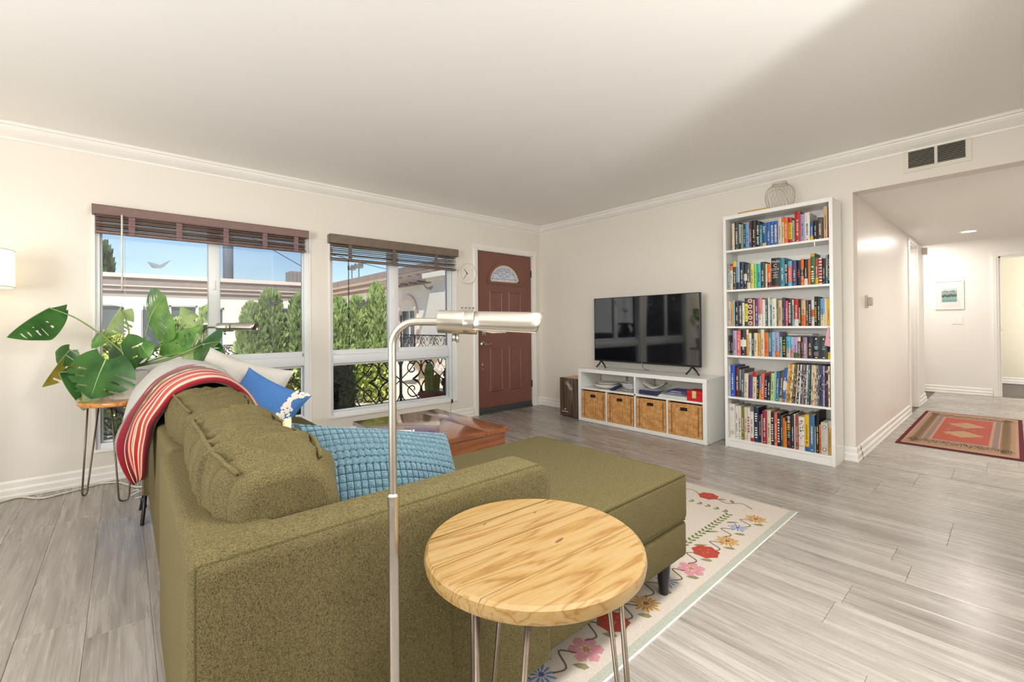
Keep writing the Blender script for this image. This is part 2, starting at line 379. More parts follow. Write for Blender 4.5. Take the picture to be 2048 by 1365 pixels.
def window(name, x0, x1, ga, gb, gc, gd, la, lb, label):
    root = tag(MB().box(x0, x1, YW+0.10, YW+0.155, WZ[0], WZ[0]+0.03).build(name, M_vinyl), label, None, None, 'structure')
    y0, y1 = YW+0.012, YW+0.10; zt, z1, z2, z3, z4 = WZ[1], 0.855, 0.715, 0.28, WZ[0]
    b = MB()                                                     # outer frame
    b.rbox(x0, ga-0.012, y0, y1, z4, zt, 0.004, 2); b.rbox(gd+0.012, x1, y0, y1, z4, zt, 0.004, 2)
    b.rbox(ga-0.012, gd+0.012, y0, y1, z4, z3-0.012, 0.004, 2); b.rbox(ga-0.012, gd+0.012, y0, y1, 1.86, zt, 0.004, 2)
    b.build('window_frame', M_vinyl, root, True, angle=0.6)
    MB().rbox(ga-0.012, gd+0.012, y0, y1, z2+0.012, z1-0.045, 0.004, 2).build('transom_rail', M_vinyl, root, True, angle=0.6)
    MB().rbox(x0-0.002, x1+0.002, YW-0.012, YW+0.03, z4-0.006, z4+0.014, 0.003, 2).build('window_sill', M_trim, root, True, angle=0.6)
    b = MB().rbox(x0-0.004, x0+0.012, YW-0.006, YW+0.03, z4, zt, 0.002, 2); b.rbox(x1-0.012, x1+0.004, YW-0.006, YW+0.03, z4, zt, 0.002, 2); b.build('casing_bead', M_trim, root)
    def sash(a, c, zb, zt2, ya, nm, gm, sm=0.012):
        s = MB()
        s.rbox(a-sm, a, ya, ya+0.03, zb-sm*1.6, zt2, 0.003, 2); s.rbox(c, c+sm, ya, ya+0.03, zb-sm*1.6, zt2, 0.003, 2)
        s.rbox(a, c, ya, ya+0.03, zb-0.045 if zb > 0.5 else zb-sm, zb, 0.003, 2); s.rbox(a, c, ya, ya+0.03, zt2-0.01, zt2+sm, 0.003, 2)
        o = s.build(nm, M_vinyl, root, True, angle=0.6)
        MB().box(a, c, ya+0.012, ya+0.016, zb, zt2).build('pane', gm, o)
    sash(ga, gb, z1, 1.86, YW+0.055, 'fixed_sash', M_glass)
    sash(gc, gd, z1, 1.86, YW+0.030, 'sliding_sash', M_screen)
    sash(la, lb, z3, z2, YW+0.05, 'lower_sash', M_glass)
    MB().rbox(gb+0.002, gc-0.002, YW+0.022, YW+0.09, z1-0.05, 1.87, 0.004, 2).build('mullion', M_vinyl, root, True, angle=0.6)
    b = MB().rbox((gb+gc)/2-0.012, (gb+gc)/2+0.006, YW+0.012, YW+0.024, 1.385, 1.465, 0.003, 2)
    b.build('latch', M_white, root, True)
    return root
w1 = window('window_1', *W1, -0.115, 0.509, 0.591, 1.217, -0.113, 1.213, 'white sliding window behind the plant and sofa')
w2 = window('window_2', *W2, 1.500, 2.061, 2.170, 2.780, 1.490, 2.776, 'white sliding window beside the front door')

# ------------------------------------------------------------------ blinds
M_bl1 = mat('mauve_brown_blind', '#7d625c', 0.45, var=0.1, scale=14); M_bl2 = mat('taupe_brown_blind', '#796a5e', 0.45, var=0.12, scale=14)
def tape_mat(n, c): return mat(n, c, 0.8, var=0.1, scale=30, bmp=0.3, bscale=200)
M_tape1 = tape_mat('mauve_ladder_tape', '#86696a'); M_tape2 = tape_mat('taupe_ladder_tape', '#6f625a')
M_cord = mat('white_cord', '#e9e6e0', 0.7)
def blind(name, x0, x1, ztop, zval, zbot, m, mt, tapes, label, wand):
    r = thing(name, label, 'blind', ((x0+x1)/2, YW-0.012, ztop)); ox = (x0+x1)/2
    L = lambda mb: mb.shift((-ox, -(YW-0.012), -ztop))
    v = MB().prism([(YW-0.075, zval), (YW-0.068, zval), (YW-0.062, zval+0.012), (YW-0.062, ztop-0.01), (YW-0.056, ztop), (YW-0.075, ztop), (YW-0.080, ztop-0.008), (YW-0.078, zval+0.008)], x0-0.006, x1+0.006, 'X')
    L(v).build('valance', m, r)
    for xx in (x0, x1): L(MB().box(xx-0.006, xx+0.006, YW-0.070, YW-0.003, zval, ztop-0.002)).build('valance_return', m, r)
    L(MB().box(x0+0.01, x1-0.01, YW-0.058, YW-0.008, ztop-0.055, ztop-0.008)).build('head_rail', m, r)
    n = 9; zt = ztop-0.058; rng = random.Random(3 if x0 < 1 else 5)
    for i in range(n):
        z = zbot+0.022+(zt-zbot-0.03)*(i/(n-1)); t = rng.uniform(-0.12, 0.12); s0, s1 = rng.uniform(-0.003, 0.003), rng.uniform(-0.003, 0.003)
        d = 0.024; dz = d*math.sin(t); b = MB(); th = 0.0016
        pts = [(YW-0.033-d, -dz), (YW-0.033, 0.003), (YW-0.033+d, dz)]
        vs = [(x, y, z+q+e+(s0 if x < ox else s1)) for x in (x0+0.014, x1-0.014) for e in (-th, th) for y, q in pts]
        b.add(vs, [(0, 1, 7, 6), (1, 2, 8, 7), (3, 9, 10, 4), (4, 10, 11, 5), (0, 6, 9, 3), (2, 5, 11, 8), (0, 3, 4, 1), (1, 4, 5, 2), (6, 7, 10, 9), (7, 8, 11, 10)])
        L(b).build('slat', m, r)
    L(MB().rbox(x0+0.012, x1-0.012, YW-0.060, YW-0.008, zbot, zbot+0.017, 0.004, 2)).build('bottom_rail', m, r, True, angle=0.6)
    for tx in tapes:
        x = x0+(x1-x0)*tx; b = MB(); w = 0.018
        for k in range(7):
            za = zbot-0.002+(zval+0.02-zbot)*k/7; zb = zbot-0.002+(zval+0.02-zbot)*(k+1)/7; o = 0.004*(k % 2)
            b.box(x-w, x+w, YW-0.066-o, YW-0.0645-o, za, zb-0.001)
        L(b).build('ladder_tape', mt, r)
    if wand:
        x = x0+(x1-x0)*0.107
        L(MB().tube([(x, YW-0.085, zval+0.008), (x, YW-0.086, 1.35)], 0.0055, 8)).build('tilt_wand', M_cord, r, True)
        L(MB().tube([(x+0.016, YW-0.07, zbot), (x+0.016, YW-0.07, 0.9)], 0.0012, 5)).build('lift_cord', M_cord, r)
    else:
        blk = mat('black_cord', '#15161a', 0.6)
        x = x0+(x1-x0)*0.115
        for dx, zz in ((0, 1.19), (0.006, 0.93)):
            o = L(MB().tube([(x+dx, YW-0.07, zbot+0.01), (x+dx, YW-0.07, zz)], 0.0022, 6)).build('lift_cord', blk, r)
            L(MB().lathe([(0.004, zz-0.028), (0.008, zz-0.024), (0.0075, zz-0.005), (0.003, zz)], 10, (x+dx, YW-0.07, 0))).build('cord_tassel', blk, r, True)
        x = x1-0.085
        L(MB().tube([(x, YW-0.07, zbot+0.01), (x, YW-0.06, 0.24), (x-0.02, YW-0.05, 0.10)], 0.0017, 6)).build('tilt_cord', blk, r)
        L(MB().box(x-0.007, x+0.007, YW-0.068, YW-0.054, 0.21, 0.25)).build('cord_tassel', blk, r)
blind('venetian_blind', -0.160, 1.242, 1.942, 1.876, 1.748, M_bl1, M_tape1, (0.145, 0.34, 0.555, 0.755, 0.93), 'raised mauve-brown venetian blind over the window behind the plant', True)
blind('venetian_blind', 1.440, 2.858, 1.946, 1.862, 1.705, M_bl2, M_tape2, (0.13, 0.45, 0.8), 'raised taupe venetian blind over the window beside the front door', False)

# ------------------------------------------------------------------ front door
M_door = mat('oxblood_door_paint', '#7f5347', 0.42, var=0.07, scale=5, bmp=0.05, bscale=30)
def frost():
    m, nt, b2 = newmat('textured_privacy_glass'); nt.nodes.remove(b2); out = nt.nodes['Material Output']
    t = nd(nt, 'ShaderNodeBsdfTranslucent'); t.inputs[0].default_value = (0.98, 0.98, 0.98, 1); p = nd(nt, 'ShaderNodeBsdfTransparent'); p.inputs[0].default_value = (0.98, 0.98, 0.98, 1)
    no = nd(nt, 'ShaderNodeTexNoise', Scale=70.0); nt.links.new(coords(nt), no.inputs['Vector']); mx = nd(nt, 'ShaderNodeMixShader')
    nt.links.new(ramp(nt, no.outputs['Fac'], [(0.3, (0.25,)*3), (0.7, (0.55,)*3)]), mx.inputs[0]); nt.links.new(t.outputs[0], mx.inputs[1]); nt.links.new(p.outputs[0], mx.inputs[2]); nt.links.new(mx.outputs[0], out.inputs[0]); return m
d0, d1, dz = DR; yf, yb = YW+0.02, YW+0.062
door = tag(MB().box(d0, d1, YW+0.005, YW+0.15, 0.001, 0.022).build('door_1', mat('grey_threshold', '#4a4a48', 0.6)), 'dark red panelled front door with fan window', None, None, 'structure')
fcx, fcz, frx, frz = 3.637, 1.625, 0.245, 0.215
b = MB(); ax0, ax1, az0, az1 = fcx-0.29, fcx+0.29, fcz, 1.90
b.box(d0, d1, yf, yb, 0.075, az0); b.box(d0, ax0, yf, yb, az0, dz); b.box(ax1, d1, yf, yb, az0, dz); b.box(ax0, ax1, yf, yb, az1, dz)
N = 24
def arch(q, k=1.0): return (fcx+frx*k*math.cos(q), fcz+frz*k*math.sin(q))
def rect(q):
    c, s = math.cos(q), math.sin(q); t = min((0.29/abs(c)) if abs(c) > 1e-6 else 9, ((az1-fcz)/s) if s > 1e-6 else 9); return (fcx+c*t, fcz+s*t)
qs = sorted({PI*i/N for i in range(N+1)} | {math.atan2(az1-fcz, 0.29), PI-math.atan2(az1-fcz, 0.29)})
for i in range(len(qs)-1):
    b.prism([arch(qs[i]), rect(qs[i]), rect(qs[i+1]), arch(qs[i+1])], yf, yb, 'Y')
b.build('door_slab', M_door, door)
MB().box(d0+0.002, d1-0.002, yf-0.004, yb, 0.024, 0.074).build('door_sweep', mat('dark_grey_sweep', '#45474a', 0.7), door)
def ring(mb, k0, k1, ya, yb2):
    for i in range(N): mb.prism([arch(PI*i/N, k0), arch(PI*i/N, k1), arch(PI*(i+1)/N, k1), arch(PI*(i+1)/N, k0)], ya, yb2, 'Y')
b = MB(); ring(b, 1.0, 1.16, yf-0.012, yf); b.box(fcx-frx*1.16, fcx+frx*1.16, yf-0.012, yf, fcz-0.035, fcz); b.build('fan_window_moulding', M_door, door)
b = MB(); ring(b, 0.90, 1.0, yf+0.008, yb-0.01); b.box(fcx-frx, fcx+frx, yf+0.008, yb-0.01, fcz, fcz+0.018); b.build('fan_window_bead', mat('cream_bead', '#e6dccd', 0.5), door)
b = MB(); poly = [arch(PI*i/N, 0.90) for i in range(N+1)]; b.prism([(fcx+frx*0.9, fcz+0.016)]+poly[1:-1]+[(fcx-frx*0.9, fcz+0.016)], yf+0.02, yf+0.024, 'Y'); b.build('fan_window_glass', frost(), door)
b = MB(); y = yf+0.017; lead = []
def cam_line(pts, r=0.0022): b.tube([(p[0], y, p[1]) for p in pts], r, 6)
cam_line([arch(PI*i/N, 0.80) for i in range(N+1)]); cam_line([(fcx-frx*.88, fcz+0.04), (fcx+frx*.88, fcz+0.04)])
zc = fcz+0.105; q1 = 0.055
cam_line([(fcx-0.075, zc+0.03), (fcx, zc), (fcx+0.075, zc-0.03)]); cam_line([(fcx-0.075, zc-0.03), (fcx, zc), (fcx+0.075, zc+0.03)])
for sx in (-1, 1):
    cam_line([(fcx+sx*0.03, zc+0.028), (fcx+sx*0.05, zc+0.042), (fcx+sx*0.085, zc+0.03), (fcx+sx*0.10, zc), (fcx+sx*0.085, zc-0.03), (fcx+sx*0.05, zc-0.042), (fcx+sx*0.03, zc-0.028)])
    cam_line([(fcx+sx*0.10, zc), (fcx+sx*frx*0.72, zc)]); cam_line([(fcx+sx*0.11, fcz+0.018), (fcx+sx*0.11, fcz+0.04)])
for sz in (-1, 1): cam_line([(fcx-0.03, zc+sz*0.028), (fcx-0.012, zc+sz*0.045), (fcx, zc+sz*0.06), (fcx+0.012, zc+sz*0.045), (fcx+0.03, zc+sz*0.028)])
b.build('lead_came', mat('dark_lead', '#55585a', 0.5, 0.6), door)
for (px0, px1, pz0, pz1) in ((3.388, 3.588, 0.262, 0.80), (3.70, 3.905, 0.262, 0.805), (3.388, 3.588, 1.0, 1.50), (3.70, 3.905, 1.0, 1.50)):
    b = MB()
    def fr(i0, i1, ya, yb2):
        A = [(px0+i0, pz0+i0), (px1-i0, pz0+i0), (px1-i0, pz1-i0), (px0+i0, pz1-i0)]; B = [(px0+i1, pz0+i1), (px1-i1, pz0+i1), (px1-i1, pz1-i1), (px0+i1, pz1-i1)]
        b.add([(p[0], ya, p[1]) for p in A]+[(p[0], yb2, p[1]) for p in B], [(i, (i+1) % 4, (i+1) % 4+4, i+4) for i in range(4)])
    fr(-0.004, 0.008, yf, yf-0.009); fr(0.008, 0.018, yf-0.009, yf-0.002); fr(0.018, 0.04, yf-0.002, yf-0.007)
    b.add([(px0+.04, yf-0.007, pz0+.04), (px1-.04, yf-0.007, pz0+.04), (px1-.04, yf-0.007, pz1-.04), (px0+.04, yf-0.007, pz1-.04)], [(0, 1, 2, 3)])
    b.build('door_panel', M_door, door)
M_nick = mat('satin_nickel', '#b9b4aa', 0.28, 1.0, var=0.03)
kx, kz = 3.272, 0.852
b = MB().lathe([(0.033, 0), (0.033, 0.006), (0.026, 0.012), (0.012, 0.016), (0.012, 0.045), (0.018, 0.05), (0.018, 0.06), (0.0, 0.063)], 24, axis='Y', cap=False); b.v = [(a, -c, d) for a, c, d in b.v]; b.shift((kx, yf, kz))
b.tube(smooth_path([(kx, yf-0.052, kz), (kx+0.05, yf-0.055, kz-0.004), (kx+0.10, yf-0.05, kz+0.012)]), 0.007, 8); b.build('lever_handle', M_nick, door, True, angle=0.7)
b = MB().rbox(3.250, 3.312, yf-0.02, yf, 0.955, 1.02, 0.006, 2); b.rbox(3.276, 3.286, yf-0.036, yf-0.02, 0.968, 1.006, 0.003, 2); b.build('deadbolt', M_nick, door, True, angle=0.6)
for z, r in ((0.605, 0.011), (0.548, 0.007)): MB().lathe([(r, 0), (r, 0.004), (r*0.6, 0.006)], 12, (3.268, yf-0.006, z), axis='Y').build('patched_hole', mat('pale_filler', '#d8a596', 0.7), door)
for z in (1.76, 0.30):
    b = MB().box(d1-0.004, d1+0.012, yf-0.006, yf+0.004, z-0.045, z+0.045)
    for k in range(5): b.lathe([(0.007, -0.045+k*0.018), (0.007, -0.029+k*0.018)], 10, (d1+0.003, yf-0.008, z))
    b.build('hinge', mat('worn_bronze', '#4c342c', 0.4, 0.7), door)
# jamb and casing
b = MB().box(d0-0.028, d0-0.002, YW-0.002, YW+0.15, 0.001, dz+0.026).box(d1+0.002, d1+0.028, YW-0.002, YW+0.15, 0.001, dz+0.026).box(d0-0.028, d1+0.028, YW-0.002, YW+0.15, dz+0.004, dz+0.03); b.build('door_jamb', M_trim, door)
CAS = [(0.0, 0.0), (0.014, 0.0), (0.014, 0.010), (0.018, 0.018), (0.018, 0.05), (0.012, 0.06), (0, 0.062)]
def casing(mb, x0, x1, z1, y, sgn=-1):
    for xa, s in ((x0, -1), (x1, 1)):
        mb.prism([(xa+s*w, y+sgn*d) for d, w in CAS], 0.001, z1, 'Z')
    mb.prism([(y+sgn*d, z1+w) for d, w in CAS], x0-0.062, x1+0.062, 'X')
b = MB(); casing(b, d0-0.015, d1+0.015, dz+0.016, YW-0.001); struct('trim_2', b, M_trim, 'white casing around the front door')
# hallway doorways
b = MB(); casing(b, 6.95, 7.55, 2.03, HY1-0.001); b.box(6.951, 6.97, HY1+0.001, HY1+0.13, 0, 2.029).box(7.53, 7.549, HY1+0.001, HY1+0.13, 0, 2.029).box(6.97, 7.53, HY1+0.001, HY1+0.13, 2.01, 2.029)
struct('trim_3', b, M_trim, 'white casing of the hallway closet doorway')
b = MB()
for ya, s in ((-0.75, -1), (0.145, 1)): b.prism([(HX-d, ya+s*w*1.1) for d, w in CAS], 0.001, 2.0, 'Z')
b.prism([(HX-d, 2.0+w*1.1) for d, w in CAS], -0.82, 0.215, 'Y'); b.box(HX, HX+0.11, 0.125, 0.145, 0, 2.0).box(HX, HX+0.11, -0.75, -0.73, 0, 2.0).box(HX, HX+0.11, -0.75, 0.145, 1.98, 2.0)
struct('trim_4', b, M_trim, 'white casing of the bedroom doorway at the hallway end')
solo('strike_plate', MB().rbox(HX+0.03, HX+0.075, 0.118, 0.126, 0.93, 0.985, 0.002, 2).lathe([(0.011, 0), (0.011, 0.012), (0.006, 0.016)], 12, (HX+0.052, 0.114, 0.957), axis='Y'), M_nick, (HX+0.05, 0.12, 0.93), 'brass latch plate on the bedroom door jamb', 'latch')
# ------------------------------------------------------------------ outside: courtyard
M_stucco = wall_mat('white_stucco', '#efe6d8', 0.85, 0.3); M_peach = wall_mat('peach_stucco', '#ecd9c8', 0.85, 0.3)
M_eave = mat('brown_grey_eave', '#8d7f78', 0.8, var=0.08); M_eavel = mat('pale_pink_trim', '#e3cfc2', 0.7, var=0.05)
M_dark = mat('dark_window_glass', '#5c6468', 0.12, var=0.2, scale=0.8); M_iron = mat('black_wrought_iron', '#2b2724', 0.5, 0.4, var=0.15, scale=20)
tag(MB().box(-30, 30, YW+0.16, 45, -0.25, -0.12).build('courtyard_ground', mat('sunlit_concrete', '#d9cfc0', 0.9, var=0.08, scale=1.5, bmp=0.2, bscale=20)), 'pale concrete courtyard ground outside the windows', None, None, 'structure')
tag(MB().box(-4, 6.4, YW+0.16, 5.6, -0.12, 0.0).build('porch_slab', mat('porch_concrete', '#b9aea0', 0.9, var=0.1, scale=2)), 'concrete porch slab under the windows', None, None, 'structure')

def building(root, boxes, mats):
    for nm, m, bx in boxes:
        b = MB()
        for q in bx: b.box(*q)
        b.build(nm, m, root)
# facing facade, parallel to the window wall
YF = 19.0
fa = thing('stucco_bungalow', 'white stucco building across the courtyard with striped cornice', 'building', (-8, YF, -0.12))
loc = Vector((-8, YF, -0.12))
def part(nm, mb, m, root, sm=False): return mb.shift(-root.location).build(nm, m, root, sm)
wins = [(-2.15, 0.05, 0.35, 1.86), (0.42, 1.95, 0.35, 1.86), (2.10, 2.75, 0.2, 1.80), (-5.4, -3.6, 0.35, 1.86), (4.5, 5.6, 0.5, 1.85)]
part('wall', cut(MB(), -22, 6.5, -0.12, 2.2, [(a, c, z0, z1) for a, c, z0, z1 in wins], 'Y', YF, YF+0.3), M_stucco, fa)
part('roof_deck', MB().box(-22, 6.5, YF+0.3, YF+6, 2.70, 2.86), M_eave, fa)
part('parapet', MB().box(-22, 6.5, YF-0.15, YF+0.4, 2.78, 2.86), M_eavel, fa)
for k, (z0, z1, d, m) in enumerate(((2.20, 2.30, 0.06, M_eave), (2.30, 2.36, 0.12, M_eavel), (2.36, 2.44, 0.14, M_eave), (2.44, 2.50, 0.20, M_eavel), (2.50, 2.72, 0.22, M_eave), (2.72, 2.78, 0.28, M_eavel))):
    part('cornice_band', MB().box(-22, 6.5, YF-d, YF+0.2, z0, z1), m, fa)
for a, c, z0, z1 in wins:
    w = part('window', MB().box(a, a+0.05, YF+0.08, YF+0.14, z0, z1).box(c-0.05, c, YF+0.08, YF+0.14, z0, z1).box(a, c, YF+0.08, YF+0.14, z1-0.05, z1).box(a, c, YF+0.08, YF+0.14, z0, z0+0.05).box((a+c)/2-0.03, (a+c)/2+0.03, YF+0.08, YF+0.14, z0, z1), M_vinyl, fa)
    MB().box(a, c, YF+0.11, YF+0.13, z0, z1).shift(-fa.location).build('pane', M_dark, w)
# wing at right angles
XF = 6.6
wg = thing('stucco_wing', 'stucco wing with arched windows beyond the hedge', 'building', (XF, 12, -0.12))
holes = [(16.9, 18.2, 1.3, 1.75), (13.4, 14.6, 0.4, 1.75), (11.9, 12.9, 0.4, 1.55)]
part('wall', cut(MB(), 5.2, 18.68, -0.12, 2.3, holes, 'X', XF, XF+0.3), M_stucco, wg)
for k, (z0, z1, d, m) in enumerate(((2.30, 2.40, 0.10, M_eave), (2.40, 2.46, 0.22, M_eavel), (2.46, 2.56, 0.26, M_eave), (2.56, 2.62, 0.42, M_eavel), (2.62, 2.80, 0.46, M_eave))):
    part('cornice_band', MB().box(XF-d, XF+0.3, 5.2, 18.68, z0, z1), m, wg)
for k in range(9):
    y = 8.7+k*0.5; part('rafter', MB().box(XF-0.75, XF, y, y+0.12, 2.33, 2.46), M_eave, wg)
part('window', MB().box(XF+0.1, XF+0.14, 16.9, 18.2, 1.3, 1.75), M_dark, wg)
for ya, yb3, zt in ((13.4, 14.6, 1.75), (11.9, 12.9, 1.55)):
    yc = (ya+yb3)/2; r = (yb3-ya)/2
    aw = part('arched_window', MB().box(XF+0.08, XF+0.12, ya, yb3, 0.4, zt), M_dark, wg)
    b = MB()
    for i in range(12):
        q0, q1 = PI*i/12, PI*(i+1)/12
        b.prism([(yc+r*math.cos(q), zt-r*0.25+r*0.95*math.sin(q)) for q in (q0, q1)]+[(yc+r*1.3*math.cos(q), zt-r*0.25+r*1.25*math.sin(q)) for q in (q1, q0)], XF-0.05, XF+0.06, 'X')
    b.box(XF-0.05, XF+0.06, ya-r*0.3, ya, 0.3, zt-r*0.25).box(XF-0.05, XF+0.06, yb3, yb3+r*0.3, 0.3, zt-r*0.25)
    b.shift(-wg.location).build('arch_surround', M_peach, aw)
    MB().box(XF+0.05, XF+0.09, yc-0.02, yc+0.02, 0.4, zt+r*0.6).box(XF+0.05, XF+0.09, ya, yb3, 1.2, 1.24).shift(-wg.location).build('glazing_bar', M_vinyl, aw)
# flared buttress
bt = thing('flared_buttress', 'grey flared stucco buttress with stepped capital beyond the right window', 'buttress', (5.75, 8.9, -0.12))
b = MB(); prof = [(-0.12, 1.30), (0.3, 1.12), (0.8, 0.88), (1.3, 0.65), (1.8, 0.45), (2.15, 0.34)]; vs = []
for z, w in prof:
    for dx, dy in ((-0.2, -0.25), (0.8, -0.25), (0.8, w), (-0.2, w)): vs.append((5.75+dx, 8.9+dy, z))
b.add(vs, [(i*4+j, i*4+(j+1) % 4, (i+1)*4+(j+1) % 4, (i+1)*4+j) for i in range(5) for j in range(4)])
part('shaft', b, M_stucco, bt); part('capital', MB().box(5.45, 6.58, 8.55, 9.32, 2.15, 2.22).box(5.40, 6.59, 8.45, 9.42, 2.22, 2.34), M_stucco, bt)
# air conditioner, fan unit, pole, wires
ac = thing('rooftop_unit', 'grey ribbed air conditioner on the far roof', 'air conditioner', (5.8, 20.2, 2.86))
MB().box(-0.6, 0.9, -0.4, 0.4, 0, 0.55).build('cabinet', mat('grey_sheet_metal', '#a9a29b', 0.5, 0.3), ac)
for k in range(10): MB().box(-0.57+k*0.15, -0.50+k*0.15, -0.43, -0.40, 0.04, 0.52).build('louvre', mat('dark_louvre', '#8a827b', 0.6), ac)
fn = thing('box_fan', 'beige fan unit with paddle blades on the far balcony', 'fan', (-1.55, 16.6, 0.30))
MB().rbox(-0.42, 0.42, -0.1, 0.1, 0, 0.78, 0.08, 4).build('housing', mat('beige_fan_shell', '#b9a996', 0.6), fn, True, angle=0.6)
for k in range(3):
    b = MB().rbox(0.03, 0.36, -0.125, -0.11, 0.33, 0.45, 0.005, 2); b.shift((0, 0, -0.39)); b.xform(Matrix.Rotation(k*2.094+0.5, 4, 'Y')); b.shift((0, 0, 0.39)); b.build('blade', mat('cream_blade', '#d8cab8', 0.5), fn)
MB().lathe([(0.11, -0.14), (0.11, -0.11)], 20, (0, 0, 0.39), axis='Y').build('hub', mat('white_hub', '#e6dccc', 0.5), fn)
up = thing('utility_pole', 'grey utility pole with bracket rising behind the far roof', 'pole', (4.15, 27.5, -0.12))
MB().tube([(0, 0, 0), (0, 0, 8.2)], 0.24, 12).build('mast', mat('weathered_pole', '#5e6770', 0.8), up, True)
MB().tube([(0.1, 0, 6.4), (0.75, -0.1, 6.9)], 0.09, 8).tube([(0.55, 0, 6.9), (0.55, 0, 7.3)], 0.07, 8).build('bracket', mat('pole_bracket', '#59626b', 0.7), up)
MB().tube([(0, -0.2, 7.6), (0, -0.2, 7.75)], 0.27, 10).build('white_band', mat('pole_band', '#cfd4d8', 0.6), up)
for i, (za, zb4, sag) in enumerate(((6.9, 4.6, 0.4), (6.3, 3.2, 0.1))):
    pts = [(4.7+t*11.0*(1 if i == 0 else 0.55), 27.4, za+(zb4-za)*t-sag*4*t*(1-t)) for t in [k/14 for k in range(15)]]
    solo('overhead_wire', MB().tube(pts, 0.022, 5), mat('dark_wire', '#4b525a', 0.7), pts[0], ('upper' if i == 0 else 'lower')+' overhead wire sagging from the utility pole', 'wire')
for nm, y, x in (('roof_lamp', 17.6, 6.9), ('roof_lamp', 16.9, 6.9)):
    lm = thing(nm, ('left' if y > 17 else 'right')+' small floodlight on the wing roof', 'lamp', (x, y, 2.80))
    MB().tube([(0, 0, 0), (0, 0, 0.55)], 0.025, 6).build('stem', M_screw, lm); MB().rbox(-0.15, 0.15, -0.13, 0.13, 0.55, 0.75, 0.05, 2).build('head', M_screw, lm)

# ---- plants outside: each its own foliage cloud of small leaves
def leaf_mat(name, c1, c2):
    m, nt, b2 = newmat(name); n = nd(nt, 'ShaderNodeTexNoise', Scale=2.5, Detail=3.0); nt.links.new(coords(nt), n.inputs['Vector'])
    nt.links.new(ramp(nt, n.outputs['Fac'], [(0.35, lin(c1)), (0.65, lin(c2))]), b2.inputs['Base Color']); b2.inputs['Roughness'].default_value = 0.6
    b2.inputs['Transmission Weight'].default_value = 0.0; return m
M_jun = leaf_mat('juniper_foliage', '#708a4c', '#aec27c'); M_lime = leaf_mat('lime_shrub_foliage', '#98ab48', '#d8e080'); M_dk = leaf_mat('dark_cypress_foliage', '#2e4427', '#567a40'); M_bark = mat('brown_bark', '#5d4a3a', 0.9, var=0.2, scale=20)
def shrub(name, label, x, y, rx, ry, h, n, leaf, m, seed, spiky=0.0, group=None, z0=-0.12, core=0.8):
    rng = random.Random(seed); r = thing(name, label, 'shrub', (x, y, z0), group=group)
    b = MB()
    for i in range(n):
        t = rng.random()**0.8; q = rng.uniform(0, 2*PI); k = (1-t**3)**0.5*(0.85+0.15*math.sin(3*q+seed)) if not spiky else max(0.03, (1-t)**0.34*(0.85+0.15*math.sin(5*q+seed)))
        rr = rng.uniform(core, 1.05); px, py, pz = rx*k*rr*math.cos(q), ry*k*rr*math.sin(q), t*h+rng.uniform(-.03, .03)
        s = leaf*rng.uniform(0.6, 1.4); d = Vector((px/rx+rng.uniform(-.6, .6), py/ry+rng.uniform(-.6, .6), (1.6 if spiky else 0.4)+rng.uniform(-.3, .6))).normalized()
        a = d.orthogonal().normalized(); a.rotate(Matrix.Rotation(rng.uniform(0, 6.28), 3, d)); p = Vector((px, py, pz)); w = s*(0.22 if spiky else 0.45)
        b.add([p, p+d*s*0.5+a*w, p+d*s, p+d*s*0.5-a*w], [(0, 1, 2, 3)])
    o = b.build('foliage', m, r, fix=False); o['kind'] = 'stuff'
    MB().tube([(0, 0, 0), (0.02, 0, h*0.8)], [0.05, 0.02], 7).build('stem', M_bark, r)
    return r
jx = [(1.72, 9.0, 0.30, 1.42), (2.05, 9.1, 0.34, 1.68), (2.55, 9.0, 0.38, 1.62), (3.25, 9.0, 0.36, 1.58), (3.68, 9.1, 0.36, 1.62), (4.05, 9.0, 0.32, 1.92)]
jl = ['leftmost juniper of the hedge seen through the left window', 'tallest juniper of the hedge in the left window', 'juniper of the hedge at the right edge of the left window', 'juniper at the left edge of the right window', 'juniper in the middle of the right window left pane', 'tall pointed juniper before the arched window']
for i, ((x, y, r, h), l) in enumerate(zip(jx, jl)): shrub('juniper', l, x, y, r, 0.35, h+0.12, 5200, 0.11, M_jun, 11+i, 1.0, 'juniper hedge in the courtyard')
shrub('juniper', 'slim juniper beside the far white window', 1.38, 12.2, 0.16, 0.2, 1.55, 1500, 0.14, M_jun, 31, 1.0, 'juniper hedge in the courtyard')
shrub('juniper', 'juniper bush behind the plant leaves in the left window', 0.85, 11.5, 0.38, 0.3, 1.3, 3000, 0.12, M_jun, 33, 1.0, 'juniper hedge in the courtyard')
shrub('lime_shrub', 'yellow-green shrub behind the sofa arm', 1.35, 6.7, 0.55, 0.4, 0.78, 3600, 0.07, M_lime, 41, group='sunlit shrubs behind the porch railing')
shrub('lime_shrub', 'broad yellow-green shrub behind the scroll railing, right window', 2.75, 7.0, 0.62, 0.4, 0.76, 4200, 0.07, M_lime, 42, group='sunlit shrubs behind the porch railing')
shrub('lime_shrub', 'yellow-green shrub seen under the plant table', -0.05, 6.6, 0.55, 0.4, 0.85, 3200, 0.07, M_lime, 43, group='sunlit shrubs behind the porch railing')
shrub('lime_shrub', 'pale shrub at the left edge of the left window', -0.25, 9.2, 0.5, 0.4, 1.1, 2400, 0.09, M_lime, 44, group='sunlit shrubs behind the porch railing')
shrub('dark_cypress', 'dark green bush at the lower left of the right window', 2.08, 6.15, 0.34, 0.28, 0.82, 3800, 0.07, M_dk, 45)
shrub('thorny_bush', 'dark tangled dry bush beside the potted cactus', 3.75, 5.35, 0.30, 0.2, 0.55, 1800, 0.10, mat('dry_twigs', '#4a413c', 0.9, var=0.3, scale=8), 46, z0=0.0)
